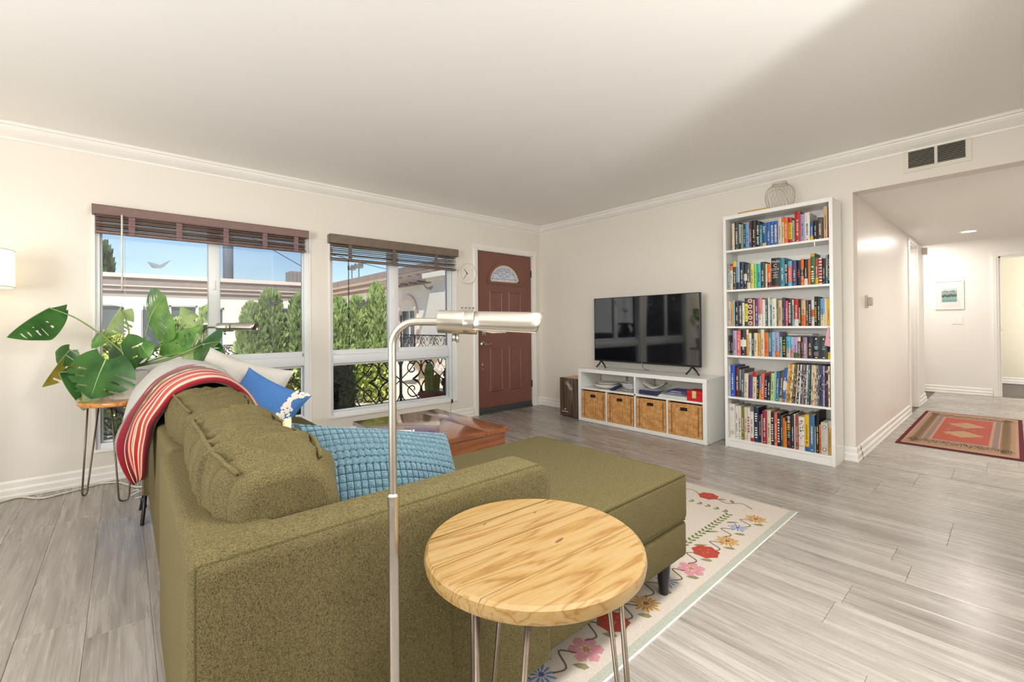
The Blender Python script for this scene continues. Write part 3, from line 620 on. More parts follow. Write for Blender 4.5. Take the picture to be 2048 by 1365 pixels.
shrub('tall_cypress', 'narrow dark cypress above the far roof', -0.72, 26, 0.5, 0.5, 4.65, 2600, 0.35, M_dk, 47, 1.0)
# cactus
cp = thing('potted_cactus', 'green column cactus in a terracotta pot on the porch', 'cactus', (3.13, 5.25, 0.0))
MB().lathe([(0.10, 0), (0.15, 0.14), (0.17, 0.14), (0.17, 0.18), (0.145, 0.18), (0.14, 0.165), (0.0, 0.165)], 20, cap=False).build('pot', mat('terracotta', '#8a3f2c', 0.8), cp, True, angle=0.6)
def cact(h, r, c, lean=0):
    b = MB(); prof = [(r*0.8, 0.0), (r, h*0.2), (r, h*0.75), (r*0.75, h*0.93), (r*0.2, h)]
    n = 20; vs = []
    for rr, z in prof:
        for j in range(n): k = 1.0 if j % 2 else 0.78; vs.append((c[0]+lean*z+rr*k*math.cos(2*PI*j/n), c[1]+rr*k*math.sin(2*PI*j/n), c[2]+z))
    b.add(vs, [(i*n+j, i*n+(j+1) % n, (i+1)*n+(j+1) % n, (i+1)*n+j) for i in range(4) for j in range(n)]+[tuple(4*n+j for j in range(n))]); return b
cact(0.42, 0.065, (-0.02, 0, 0.16)).build('column', mat('cactus_green', '#6d8a3f', 0.6, var=0.2), cp); cact(0.26, 0.05, (0.09, 0.02, 0.16), 0.1).build('column', mat('cactus_green', '#6d8a3f', 0.6), cp)
# garden bowl on the path
gb = thing('garden_bowl', 'pale stone bowl planter on the courtyard path', 'planter', (4.6, 8.0, -0.12))
MB().lathe([(0.18, 0), (0.10, 0.06), (0.10, 0.3), (0.45, 0.62), (0.5, 0.66), (0.42, 0.66), (0.0, 0.4)], 24, cap=False).build('bowl', mat('pale_stone', '#b8aa98', 0.9), gb, True, angle=0.6)

# ---- wrought-iron porch railing
def spiral(cx, cz, r0, turns, a0, sgn, n=26, k=0.12):
    return [(cx+r0*(1-t*(1-k))*math.cos(a0+sgn*turns*2*PI*t), cz+r0*(1-t*(1-k))*math.sin(a0+sgn*turns*2*PI*t)) for t in [i/n for i in range(n+1)]]
def railing(label, x0, x1, y, z0, z1, ang=0.0, step=0.62, name='scroll_railing', posts=True, tr=0.0085):
    r = thing(name, label, 'railing', (x0, y, z0), ang); L = x1-x0; H = z1-z0
    MB().box(0, L, -0.02, 0.02, H-0.025, H).build('top_rail', M_iron, r); MB().box(0, L, -0.012, 0.012, 0.03, 0.05).build('bottom_rail', M_iron, r)
    n = max(1, round(L/step)); st = L/n
    pair = None
    for i in range(n+1):
        if posts and i % 3 == 0: MB().box(i*st-0.014, i*st+0.014, -0.014, 0.014, 0, H-0.02).build('post', M_iron, r)
    meshes = []
    for s in (-1, 1):
        b = MB()
        for cz, a0, sg in ((H*0.70, -PI/2, 1), (H*0.30, PI/2, -1)):
            b.tube([(s*(px-0)+s*0.13, 0, pz) for px, pz in spiral(0, cz, H*0.20, 1.35, a0, -sg)], tr, 6)
        q = smooth_path([(s*0.13, 0, H*0.5), (s*0.02, 0, H*0.62), (s*0.0, 0, H*0.8), (s*0.10, 0, H*0.94), (s*0.24, 0, H*0.90), (s*0.30, 0, H*0.74)])
        b.tube(q, tr, 6); b.tube([(p.x, 0, H-p.z) for p in q], tr, 6); meshes.append(b.mesh('scroll', M_iron, True))
    b = MB(); b.tube(smooth_path([(-0.30, 0, H*0.96), (-0.16, 0, H*0.70), (0.0, 0, H*0.5), (0.16, 0, H*0.30), (0.30, 0, H*0.06)]), tr, 6)
    b.tube(smooth_path([(-0.30, 0, H*0.06), (-0.16, 0, H*0.30), (0.0, 0, H*0.5), (0.16, 0, H*0.70), (0.30, 0, H*0.96)]), tr, 6)
    for cx in (-0.17, 0.17): b.tube([(cx+px, 0, pz) for px, pz in spiral(0, H*0.86, H*0.11, 1.2, PI/2, 1 if cx < 0 else -1)], tr*0.9, 6)
    xm = b.mesh('scroll_cross', M_iron, True)
    for i in range(n):
        c = (i+0.5)*st
        for k, me in enumerate(meshes):
            o = bpy.data.objects.new('scroll', me); C.objects.link(o); o.parent = r; o.location = (c, 0, 0)
        o = bpy.data.objects.new('scroll_cross', xm); C.objects.link(o); o.parent = r; o.location = (c+st/2, 0.012, 0)
    return r
railing('black scroll railing along the porch outside the windows', -0.9, 4.0, 5.42, 0.0, 0.72)
railing('black scroll railing turning away beside the cactus', 0, 1.25, 4.3, 0.0, 0.72, name='scroll_railing').matrix_world = Matrix.Translation((4.0, 4.45, 0)) @ Matrix.Rotation(PI/2, 4, 'Z')
railing('thin iron railing before the flared buttress', 0, 2.4, 0, 0.35, 0.92, tr=0.006).matrix_world = Matrix.Translation((5.40, 8.0, 0.30)) @ Matrix.Rotation(PI/2, 4, 'Z')
bal = railing('thin iron railing along the far balcony', 0, 5.2, 0, 0.0, 0.55, step=0.55, tr=0.012); bal.location = (-2.6, 16.0, 0.0)
b = MB().box(-2.7, 2.8, 15.95, 17.2, -0.12, 0.0); part('balcony_slab', b, M_stucco, fa)

# bird decals on the panes
def bird(cx, cz, s, flip, y, label, m):
    w = [(-1.0, 0.42), (-0.55, 0.30), (-0.2, 0.05), (0.05, 0.10), (0.45, 0.42), (0.95, 0.72), (0.55, 0.18), (0.30, -0.10), (0.05, -0.22), (-0.35, -0.26), (-0.62, -0.20), (-0.3, -0.12), (-0.45, 0.02), (-0.8, 0.22)]
    b = MB(); poly = [(cx+flip*s*a, cz+s*c) for a, c in w]; b.prism(poly, y-0.0012, y-0.0004, 'Y')
    bm2 = bmesh.new(); [bm2.verts.new(v) for v in b.v]; bm2.verts.ensure_lookup_table(); [bm2.faces.new([bm2.verts[i] for i in f]) for f in b.f]
    bmesh.ops.triangulate(bm2, faces=bm2.faces); q = MB().bm(bm2)
    solo('bird_decal', q, m, (cx, y, cz), label, 'sticker', 'bird silhouettes stuck on the windows')
def decal(name, c):
    m, nt, b2 = newmat(name); b2.inputs['Base Color'].default_value = (*lin(c), 1); n = nd(nt, 'ShaderNodeTexNoise', Scale=60.0); nt.links.new(coords(nt), n.inputs['Vector'])
    nt.links.new(ramp(nt, n.outputs['Fac'], [(0.3, [x*0.95 for x in lin(c)]), (0.7, lin(c))]), b2.inputs['Base Color'])
    t = nd(nt, 'ShaderNodeBsdfTransparent'); t.inputs[0].default_value = (0.8, 0.82, 0.84, 1); mx = nd(nt, 'ShaderNodeMixShader'); mx.inputs[0].default_value = 0.55
    nt.links.new(b2.outputs[0], mx.inputs[1]); nt.links.new(t.outputs[0], mx.inputs[2]); nt.links.new(mx.outputs[0], nt.nodes['Material Output'].inputs[0]); return m
M_dec1 = decal('pale_grey_decal', '#d3d8dc'); M_dec2 = decal('grey_decal', '#8b8f92')
bird(0.205, 1.555, 0.075, 1, YW+0.066, 'pale flying bird decal on the left window sky', M_dec1)
bird(0.965, 1.285, 0.085, -1, YW+0.041, 'grey bird decal above the hedge in the left window', M_dec2)
bird(1.80, 1.30, 0.085, 1, YW+0.066, 'grey bird decal above the hedge in the right window', M_dec2)
bird(2.53, 1.50, 0.075, -1, YW+0.041, 'dark bird decal on the right window wall view', M_dec2)
# ------------------------------------------------------------------ sofa
def fabric(name, c1, c2, scale=900.0, rough=0.9, bmp=0.5, sheen=0.25, slub=True, dist=0.0012):
    m, nt, b2 = newmat(name); v = coords(nt)
    n = nd(nt, 'ShaderNodeTexNoise', Scale=scale*0.62, Detail=4.0, Roughness=0.75); nt.links.new(v, n.inputs['Vector'])
    va = coords(nt, (260, 260, 1100)); n1 = nd(nt, 'ShaderNodeTexNoise', Scale=1.0, Detail=3.0); nt.links.new(va, n1.inputs['Vector'])
    vb = coords(nt, (900, 900, 240)); n2 = nd(nt, 'ShaderNodeTexNoise', Scale=1.0, Detail=3.0); nt.links.new(vb, n2.inputs['Vector'])
    a = nd(nt, 'ShaderNodeMath', operation='ADD'); nt.links.new(n1.outputs['Fac'], a.inputs[0]); nt.links.new(n2.outputs['Fac'], a.inputs[1])
    a2 = nd(nt, 'ShaderNodeMath', operation='ADD'); nt.links.new(a.outputs[0], a2.inputs[0]); nt.links.new(n.outputs['Fac'], a2.inputs[1])
    a3 = nd(nt, 'ShaderNodeMath', operation='MULTIPLY'); a3.inputs[1].default_value = 1/3; nt.links.new(a2.outputs[0], a3.inputs[0])
    nt.links.new(ramp(nt, a3.outputs[0], [(0.385, lin(c1)), (0.5, [(x+y)/2 for x, y in zip(lin(c1), lin(c2))]), (0.615, lin(c2))]), b2.inputs['Base Color'])
    b2.inputs['Roughness'].default_value = rough; b2.inputs['Sheen Weight'].default_value = sheen; b2.inputs['Sheen Roughness'].default_value = 0.4
    b2.inputs['Sheen Tint'].default_value = (*lin(c2), 1); b2.inputs['Specular IOR Level'].default_value = 0.15
    bump(nt, b2, a3.outputs[0], bmp, dist); return m
M_olive = fabric('olive_chenille', '#2c2617', '#766b47'); M_olivep = fabric('olive_piping', '#2c2816', '#5f5836')
M_blk = mat('black_lacquer', '#1b1c1f', 0.3)
SX0, SX1, SXF, SY0, SYM, SYE = 0.078, 0.90, 1.70, 0.865, 1.72, 3.30
so = thing('sectional_sofa', 'olive green chenille sectional sofa with a chaise', 'sofa', (SX0, SY0, 0))
def sp(nm, mb, m=None, sm=True, ang=None, par=None):
    o = mb.shift((-SX0, -SY0, 0)).build(nm, m or M_olive, par or so, sm, angle=ang); return o
# back panels of the two sections
sp('back_panel', MB().rbox(SX0, SX0+0.15, SY0+0.03, SYM-0.004, 0.15, 0.70, 0.022, 4))
sp('back_panel', MB().rbox(SX0+0.018, SX0+0.15, SYM+0.004, SYE-0.10, 0.15, 0.70, 0.022, 4))
# near arm with rounded front
def arm(y0, y1, x0, x1, zt, nm):
    n = 10; r = 0.085; prof = [(x0, 0.15), (x0, zt-0.03)]+[(x0+0.03*(1-math.cos(q)), zt-0.03+0.03*math.sin(q)) for q in [PI/2*i/4 for i in range(1, 5)]]
    prof += [(x1-r+r*math.sin(q), zt-r+r*math.cos(q)) for q in [PI/2*i/n for i in range(n+1)]]+[(x1, 0.15)]
    b = MB(); k = len(prof); cx, cz = (x0+x1)/2, 0.4
    layers = []
    e = 0.028
    for y, ins in [(y0, e)]+[(y0+e*(1-math.cos(q)), e*(1-math.sin(q))) for q in (PI/6, PI/3, PI/2)]+[(y1-e*(1-math.cos(q)), e*(1-math.sin(q))) for q in (PI/2, PI/3, PI/6)]+[(y1, e)]:
        row = []
        for px, pz in prof:
            ix = min(max(px, x0+ins), x1-ins); iz = min(pz, zt-ins); row.append((ix, y, iz))
        layers.append(row)
    vs = [p for l in layers for p in l]
    fs = [(i*k+j, i*k+(j+1) % k, (i+1)*k+(j+1) % k, (i+1)*k+j) for i in range(len(layers)-1) for j in range(k)]
    fs += [tuple(range(k)), tuple((len(layers)-1)*k+j for j in range(k-1, -1, -1))]
    b.add(vs, fs); o = sp(nm, b, ang=0.9)
    pp = [(min(max(px, x0+0.012), x1-0.012), y0+0.010, min(pz, zt-0.012)) for px, pz in prof]
    sp('piping', MB().tube(pp, 0.0042, 6), M_olivep, par=o); return o
arm(SY0-0.005, SY0+0.115, SX0-0.004, SX1+0.005, 0.705, 'armrest')
arm(SYE-0.115, SYE, SX0-0.004, 0.868, 0.705, 'armrest')
# bases
sp('chaise_base', MB().rbox(SX0+0.02, SXF, SY0+0.012, SYM-0.002, 0.147, 0.288, 0.016, 3))
sp('seat_base', MB().rbox(SX0+0.02, 0.882, SYM+0.002, SYE-0.10, 0.147, 0.288, 0.016, 3))
# seat cushions, slightly crowned
def cushion(nm, x0, x1, y0, y1, z0, z1, crown=0.012, r=0.024, cuts=7, seam=True):
    b = MB().rbox(x0, x1, y0, y1, z0, z1, r, 4, cuts)
    cx, cy = (x0+x1)/2, (y0+y1)/2
    b.v = [(x+0.004*noise.noise((x*5, y*5, z*3)), y+0.003*noise.noise((x*6, y*6, z*4+3)), z+(crown*(1-((x-cx)/(x1-x0)*2)**2)*(1-((y-cy)/(y1-y0)*2)**2)+0.004*noise.noise((x*7, y*7, 1)) if z > (z0+z1)/2 else 0)) for x, y, z in b.v]
    o = sp(nm, b)
    if seam:
        e = 0.006
        for z in (z1-e*1.3, z0+e*1.3):
            pts = [(x0+e+0.03, y0+e, z), (x1-e-0.03, y0+e, z), (x1-e, y0+e+0.03, z), (x1-e, y1-e-0.03, z), (x1-e-0.03, y1-e, z), (x0+e+.03, y1-e, z), (x0+e, y1-e-.03, z), (x0+e, y0+e+.03, z)]
            sp('piping', MB().tube(pts, 0.004, 6, closed=True), M_olivep, par=o)
    return o
cushion('chaise_cushion', SX0+0.15, SXF+0.004, SY0+0.118, SYM-0.002, 0.290, 0.482) if False else None
# the chaise cushion is L-shaped around the arm: long body plus the part before the arm
b = MB(); pr = 0.03
def Lpoly(i): return [(SX0+0.15+i, SY0+0.118+i), (SX1+0.008+i, SY0+0.118+i), (SX1+0.008+i, SY0+0.008+i), (SXF+0.004-i, SY0+0.008+i), (SXF+0.004-i, SYM-0.002-i), (SX0+0.15+i, SYM-0.002-i)]
bm_ = bmesh.new(); lo = [bm_.verts.new((x, y, 0.290)) for x, y in Lpoly(0)]; hi = [bm_.verts.new((x, y, 0.482)) for x, y in Lpoly(0)]
bm_.faces.new(lo[::-1]); bm_.faces.new(hi)
for i in range(6): bm_.faces.new((lo[i], lo[(i+1) % 6], hi[(i+1) % 6], hi[i]))
bmesh.ops.bevel(bm_, geom=[e for e in bm_.edges], offset=0.024, segments=4, profile=0.5, affect='EDGES')
cc = sp('chaise_cushion', MB().bm(bm_), ang=0.7)
for z in (0.474, 0.300):
    pts = [(SX1+0.02, SY0+0.013, z), (SXF-0.02, SY0+0.013, z), (SXF-0.001, SY0+0.034, z), (SXF-0.001, SYM-0.03, z), (SXF-0.025, SYM-0.008, z), (SX0+0.2, SYM-0.008, z)]
    sp('piping', MB().tube(pts, 0.004, 6), M_olivep, par=cc)
cushion('seat_cushion', SX0+0.15, 0.892, SYM+0.004, SYE-0.118, 0.290, 0.480)
# back cushions: upright, crumpled along the top
def back_cushion(y0, y1, xc, z0, z1, hw, seed):
    """upright cushion: a soft box section swept along Y, crumpled between its two top seams"""
    NY, NT = 230, 80; b = MB(); cy, hy = (y0+y1)/2, (y1-y0)/2; cz, hz = (z0+z1)/2, (z1-z0)/2; ex = 2/3.6
    def sec(v, th):
        c, s_ = math.cos(th), math.sin(th); end = (1-abs(v)**4.5)**0.45; endz = (1-abs(v)**5)**0.38
        px = hw*math.copysign(abs(c)**ex, c)*(0.55+0.45*end); pz = hz*math.copysign(abs(s_)**ex, s_)
        if pz > 0: pz *= 0.62+0.38*endz
        px *= 1+0.10*(1-v*v)*(1-(pz/hz)**2)
        px += 0.05*(0.5-0.5*pz/hz)-0.02
        return px, pz
    def g(u, w):
        v = max(-1, min(1, u*2-1)); th = w*2*PI; px, pz = sec(v*0.999, th); y = cy+hy*v
        top = max(0, math.sin(th)); env = max(0, 1-abs(v)**8)*(0.15+0.85*min(1, max(0, top*1.25+0.15)))
        n1 = noise.noise((y*7+seed, px*5, pz*4)); ph = y*62+8*noise.noise((px*5, y*2.2, seed))+2.5*math.sin(px*14+seed)
        rid = 1-abs(math.sin(ph*0.5)); cr = (1-abs(math.sin(y*50+2.4*noise.noise((px*6+3, y*2.5, seed))+0.9*math.sin(px*11+seed))))**4; mk = 0.25+0.75*max(0, min(1, 0.55+1.7*noise.noise((y*5, px*9, seed+5)))); d = (0.022*rid**1.4*(0.30+1.0*max(0, n1+0.35))+0.016*n1-0.006-0.020*cr*mk)*env
        l = math.hypot(px/hw, pz/hz) or 1
        yy = y+0.010*noise.noise((px*9, y*6, pz*9+seed))*env
        return (xc+px+d*(px/hw)/l, yy, cz+pz+d*(pz/hz)/l)
    b.grid(g, NY, NT)
    for u in (0, 1): b.add([g(u, j/NT) for j in range(NT)], [tuple(range(NT))])
    o = sp('back_cushion', b)
    for th, k in ((PI*0.70, 0), (PI*0.30, 1)):
        pts = [Vector(g(0.05+0.90*i/70, th/(2*PI))) for i in range(71)]
        for _ in range(40): pts = [pts[0]]+[(pts[i-1]+pts[i]*2+pts[i+1])/4 for i in range(1, len(pts)-1)]+[pts[-1]]
        pts = [p+Vector(((-1 if k == 0 else 1)*0.006, 0, 0.0075+0.001*math.sin(i*1.1))) for i, p in enumerate(pts)]
        sp('piping', MB().tube(pts, 0.0048, 7), M_olivew, par=o)
    return o
M_olivew = fabric('olive_welt', '#363019', '#766b47')
back_cushion(0.988, 1.715, 0.262, 0.475, 0.825, 0.128, 1.0)
back_cushion(1.725, 2.44, 0.262, 0.475, 0.835, 0.128, 2.3)
back_cushion(2.45, 3.175, 0.262, 0.475, 0.835, 0.128, 4.1)
for x, y in ((1.615, 0.935), (1.615, 1.64), (0.16, 0.95), (0.16, 1.66), (0.82, 1.80), (0.16, 1.80), (0.82, 3.2), (0.16, 3.2)):
    sp('leg', MB().lathe([(0.017, 0.0), (0.018, 0.003), (0.030, 0.147)], 18, (x, y, 0.0045)), M_blk, ang=0.6)

# ------------------------------------------------------------------ pillows
def pillow_fn(w, h, t, pinch=0.11, pw=0.5):
    def fn(u, v, s):
        a, c = u*2-1, v*2-1
        px = a*w/2*(1-pinch*(1-abs(a))*0-pinch*(1-c*c)*abs(a)**3); pz = c*h/2*(1-pinch*(1-a*a)*abs(c)**3)
        e = max(0, (1-a*a))**pw*max(0, (1-c*c))**pw
        return px, s*t/2*e, pz
    return fn
def pillow(name, label, w, h, t, loc, rot, m, nu=40, disp=None, seed=0, cat='pillow', extra=None, m_back=None):
    r = thing(name, label, cat, loc); r.rotation_euler = rot; fn = pillow_fn(w, h, t)
    for s, nm in ((-1, 'front'), (1, 'back')):
        b = MB()
        def g(u, v):
            x, y, z = fn(u, v, s); q = 0.010*noise.noise((x*7+seed, z*7, s*2.0))*(1 if 0.05 < u < 0.95 and 0.05 < v < 0.95 else 0); y += s*q
            if disp and s < 0: y -= disp(u, v)
            return x, y, z
        k = nu if s < 0 else 30
        kv = max(10, int(k*h/w)); b.grid(g, k, kv); mm = m if s < 0 or not m_back else m_back
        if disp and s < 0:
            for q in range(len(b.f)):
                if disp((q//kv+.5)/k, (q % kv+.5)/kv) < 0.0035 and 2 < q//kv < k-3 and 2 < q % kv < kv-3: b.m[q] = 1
            mm = [m, mat('shaded_teal_ground', '#213c48', 0.95)]  # darker groove fabric, with the shade between tufts put into its colour
        b.build(nm, mm, r, True)
    if extra: extra(r, fn)
    return r
M_knit = fabric('teal_blue_waffle', '#4f7f93', '#86b2c2', 1500, 0.95, 0.3, 0.3)
NX, NZ = 29, 21
def waffle(u, v):
    row = v*NZ; a = (u*NX+0.06*math.sin(v*9)) % 1.0; c = row % 1.0
    ex = min(u, 1-u, v, 1-v); fade = min(1, ex*14)
    ra = min(1, (0.5-abs(a-0.5))/0.22); rc = min(1, (0.5-abs(c-0.5))/0.20)
    return 0.0085*fade*(max(0, ra)*max(0, rc))**0.5
def waffle_mat():
    m, nt, b2 = newmat('teal_waffle_velvet'); tc = nd(nt, 'ShaderNodeTexCoord'); n = nd(nt, 'ShaderNodeTexNoise', Scale=260.0, Detail=3.0); nt.links.new(tc.outputs['Object'], n.inputs['Vector'])
    nt.links.new(ramp(nt, n.outputs['Fac'], [(0.35, lin('#405b66')), (0.65, lin('#637d88'))]), b2.inputs['Base Color'])
    b2.inputs['Roughness'].default_value = 0.95; b2.inputs['Sheen Weight'].default_value = 0.3; b2.inputs['Specular IOR Level'].default_value = 0.1; bump(nt, b2, n.outputs['Fac'], 0.5, 0.001); return m
M_waf = waffle_mat()
def zip_corner(r, fn):
    x, y, z = fn(0.0, 1.0, -1)
    MB().rbox(x-0.012, x+0.006, -0.012, 0.012, z-0.05, z+0.008, 0.004, 2).build('corner_tab', mat('tan_tab', '#c6ab8c', 0.8), r, True)
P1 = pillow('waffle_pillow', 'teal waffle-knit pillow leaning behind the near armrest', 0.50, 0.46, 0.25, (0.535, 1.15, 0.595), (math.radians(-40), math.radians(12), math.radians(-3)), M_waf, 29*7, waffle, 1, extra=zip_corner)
M_blue = fabric('blue_cotton', '#2f5a96', '#5c8cc8', 700, 0.85, 0.25); M_linen = fabric('white_linen', '#b1aca3', '#d6d2cb', 700, 0.9, 0.3)
pillow('white_pillow', 'large white linen pillow at the far end of the sofa', 0.58, 0.50, 0.24, (0.47, 2.99, 0.665), (math.radians(-20), math.radians(14), math.radians(-50)), M_linen, seed=5)
def embro(r, fn):
    rng = random.Random(4); b = MB()
    for i in range(260):
        v = rng.random(); u = 0.80+0.19*rng.random()*(0.6+0.4*math.sin(v*14)); x, y, z = fn(u, v, -1); s = rng.uniform(0.004, 0.010); q = rng.uniform(0, 6.28)
        b.lathe([(s, -0.0025), (s*0.5, 0.0)], 6, (x, y-0.004, z), axis='Y')
    b.build('embroidery', mat('white_embroidery', '#e4dfd4', 0.9), r)
pillow('blue_pillow', 'blue square pillow with white lace edge on the sofa seat', 0.38, 0.35, 0.17, (0.555, 2.70, 0.635), (math.radians(-28), math.radians(26), math.radians(-38)), M_blue, seed=8, extra=embro)
pillow('blue_velvet_pillow', 'dark blue pillow peeking out behind the teal waffle pillow', 0.40, 0.36, 0.15, (0.60, 1.47, 0.575), (math.radians(-50), math.radians(4), math.radians(10)), fabric('royal_blue_velvet', '#1f4688', '#3a68b0', 700, 0.8, 0.2, 0.5), seed=9)
def floral(r, fn):
    rng = random.Random(6); b = MB()
    for i in range(120):
        u, v = rng.uniform(.06, .94), rng.uniform(.06, .94); x, y, z = fn(u, v, -1); q = rng.uniform(0, 6.28); l = rng.uniform(0.006, 0.016)
        b.tube([(x-l*math.cos(q), y-0.006, z-l*math.sin(q)), (x, y-0.008, z+0.004), (x+l*math.cos(q), y-0.006, z+l*math.sin(q))], 0.0018, 4)
    b.build('print', mat('grey_ink', '#4d4a48', 0.9), r)
pillow('floral_pillow', 'cream pillow with grey leaf print behind the teal waffle pillow', 0.36, 0.32, 0.14, (0.70, 1.55, 0.57), (math.radians(-48), math.radians(8), math.radians(-6)), M_linen, seed=10, extra=floral)

# ------------------------------------------------------------------ throws
def stripes_mat():
    m, nt, b2 = newmat('striped_wool_blanket'); tc = nd(nt, 'ShaderNodeTexCoord'); sep = nd(nt, 'ShaderNodeSeparateXYZ'); nt.links.new(tc.outputs['UV'], sep.inputs[0])
    # a woven zigzag along the length shifts the bands
    st = [(0.0, '#8d8d88'), (0.05, '#d9cdb0'), (0.06, '#8c1f2a'), (0.30, '#6b2333'), (0.33, '#8a8a35'), (0.38, '#c9842c'), (0.43, '#d8662f'), (0.47, '#e8c79a'), (0.50, '#7a2437'), (0.55, '#e59a7c'), (0.58, '#a8232c'), (0.62, '#f0dcb4'), (0.65, '#d46a4a'), (0.69, '#5f2a45'), (0.73, '#f2d9a8'), (0.76, '#b3262f'), (0.82, '#ecd8b0'), (0.84, '#c03a3a'), (0.90, '#d9c9a4'), (0.95, '#9c2230')]
    col = ramp(nt, sep.outputs[0], [(p, [x*0.72 for x in lin(c)]) for p, c in st], 'CONSTANT')
    w = nd(nt, 'ShaderNodeMath', operation='PINGPONG'); w.inputs[1].default_value = 0.03; nt.links.new(sep.outputs[1], w.inputs[0])
    ad = nd(nt, 'ShaderNodeMath', operation='ADD'); nt.links.new(sep.outputs[0], ad.inputs[0]); nt.links.new(w.outputs[0], ad.inputs[1])
    motif = ramp(nt, ad.outputs[0], [(0.0, (0, 0, 0)), (0.375, (1, 1, 1)), (0.41, (0, 0, 0)), (0.69, (1, 1, 1)), (0.715, (0, 0, 0))], 'CONSTANT')
    mx = nd(nt, 'ShaderNodeMix', data_type='RGBA'); nt.links.new(motif, mx.inputs[0]); nt.links.new(col, mx.inputs[6]); mx.inputs[7].default_value = (*lin('#c9ba96'), 1)
    nt.links.new(mx.outputs[2], b2.inputs['Base Color']); b2.inputs['Roughness'].default_value = 0.95; b2.inputs['Sheen Weight'].default_value = 0.2; b2.inputs['Specular IOR Level'].default_value = 0.1
    n = nd(nt, 'ShaderNodeTexNoise', Scale=420.0, Detail=3.0); nt.links.new(tc.outputs['Object'], n.inputs['Vector']); bump(nt, b2, n.outputs['Fac'], 0.6, 0.0015); return m
def drape(name, label, ea, eb, m, thick, seed, wav=0.01, nu=34, nv=70, cat='blanket'):
    """a thick cloth between two edge curves"""
    def res(pts):
        P = smooth_path(pts, 12); d = [0.0]
        for i in range(1, len(P)): d.append(d[-1]+(P[i]-P[i-1]).length)
        o = []; k = 0
        for i in range(nv+1):
            q = d[-1]*i/nv
            while k < len(P)-2 and d[k+1] < q: k += 1
            f = (q-d[k])/max(1e-9, d[k+1]-d[k]); o.append(P[k].lerp(P[k+1], min(1, f)))
        return o
    A, B = res(ea), res(eb); base = Vector((A[0].x, (A[0].y+B[0].y)/2, 0.5)); bm = bmesh.new(); uvl = bm.loops.layers.uv.new('UVMap'); G = [[A[i].lerp(B[i], j/nu) for j in range(nu+1)] for i in range(nv+1)]
    V = []
    for side in (-1, 1):
        rows = []
        for i in range(nv+1):
            row = []
            for j in range(nu+1):
                du = G[i][min(j+1, nu)]-G[i][max(j-1, 0)]; dv = G[min(i+1, nv)][j]-G[max(i-1, 0)][j]; n = dv.cross(du).normalized(); s_, t = j/nu, i/nv
                e = side*thick*0.5*min(1, 5*min(s_, 1-s_)+0.45); w = wav*noise.noise((s_*4+seed, t*4, 1))+0.4*wav*math.sin(s_*24+3*t)*(0.3+t)
                row.append(bm.verts.new(G[i][j]+n*(e+w)-base))
            rows.append(row)
        V.append(rows)
    def face(vs, uvs):
        f = bm.faces.new(vs); f.smooth = True
        for l, q in zip(f.loops, uvs): l[uvl].uv = q
    for R_ in V:
        for i in range(nv):
            for j in range(nu): face([R_[i][j], R_[i+1][j], R_[i+1][j+1], R_[i][j+1]], [(j/nu, i/nv), (j/nu, (i+1)/nv), ((j+1)/nu, (i+1)/nv), ((j+1)/nu, i/nv)])
    P_, Q_ = V
    for i in range(nv):
        for j, u in ((0, 0.02), (nu, 0.97)): face([P_[i][j], P_[i+1][j], Q_[i+1][j], Q_[i][j]], [(u, i/nv), (u, (i+1)/nv), (u, (i+1)/nv), (u, i/nv)])
    for j in range(nu):
        for i, v in ((0, 0.0), (nv, 1.0)): face([P_[i][j], P_[i][j+1], Q_[i][j+1], Q_[i][j]], [(j/nu, v), ((j+1)/nu, v), ((j+1)/nu, v), (j/nu, v)])
    bmesh.ops.recalc_face_normals(bm, faces=bm.faces); me = bpy.data.meshes.new(name); bm.to_mesh(me); bm.free(); me.materials.append(m)
    o = bpy.data.objects.new(name, me); C.objects.link(o); o.location = base; return tag(o, label, cat)
M_str = stripes_mat()
drape('striped_blanket', 'red striped woven blanket draped over the sofa back',
      [(0.57, 2.62, 0.53), (0.49, 2.66, 0.68), (0.41, 2.70, 0.80), (0.32, 2.72, 0.868), (0.22, 2.73, 0.878), (0.12, 2.72, 0.835), (0.055, 2.70, 0.75), (0.005, 2.62, 0.665), (-0.022, 2.52, 0.60), (-0.012, 2.46, 0.53), (0.022, 2.43, 0.46), (0.04, 2.42, 0.445)],
      [(0.53, 2.26, 0.565), (0.445, 2.20, 0.70), (0.385, 2.16, 0.795), (0.31, 2.13, 0.858), (0.23, 2.12, 0.868), (0.155, 2.13, 0.835), (0.105, 2.15, 0.77), (0.078, 2.20, 0.71), (0.075, 2.26, 0.64), (0.073, 2.32, 0.56), (0.068, 2.36, 0.48), (0.06, 2.38, 0.455)], M_str, 0.034, 3.0, 0.012)
M_gthrow = fabric('grey_wool_throw', '#8f8e88', '#c6c4bd', 500, 0.95, 0.4)
drape('grey_throw', 'grey wool throw under the striped blanket on the sofa back',
      [(0.44, 3.12, 0.78), (0.36, 3.13, 0.868), (0.25, 3.14, 0.892), (0.14, 3.13, 0.86), (0.05, 3.12, 0.76), (0.02, 3.10, 0.66), (0.01, 3.08, 0.58)],
      [(0.44, 2.60, 0.78), (0.36, 2.55, 0.868), (0.25, 2.54, 0.884), (0.14, 2.54, 0.85), (0.06, 2.56, 0.76), (0.02, 2.58, 0.68), (0.0, 2.60, 0.62)], M_gthrow, 0.02, 7.0, 0.010)

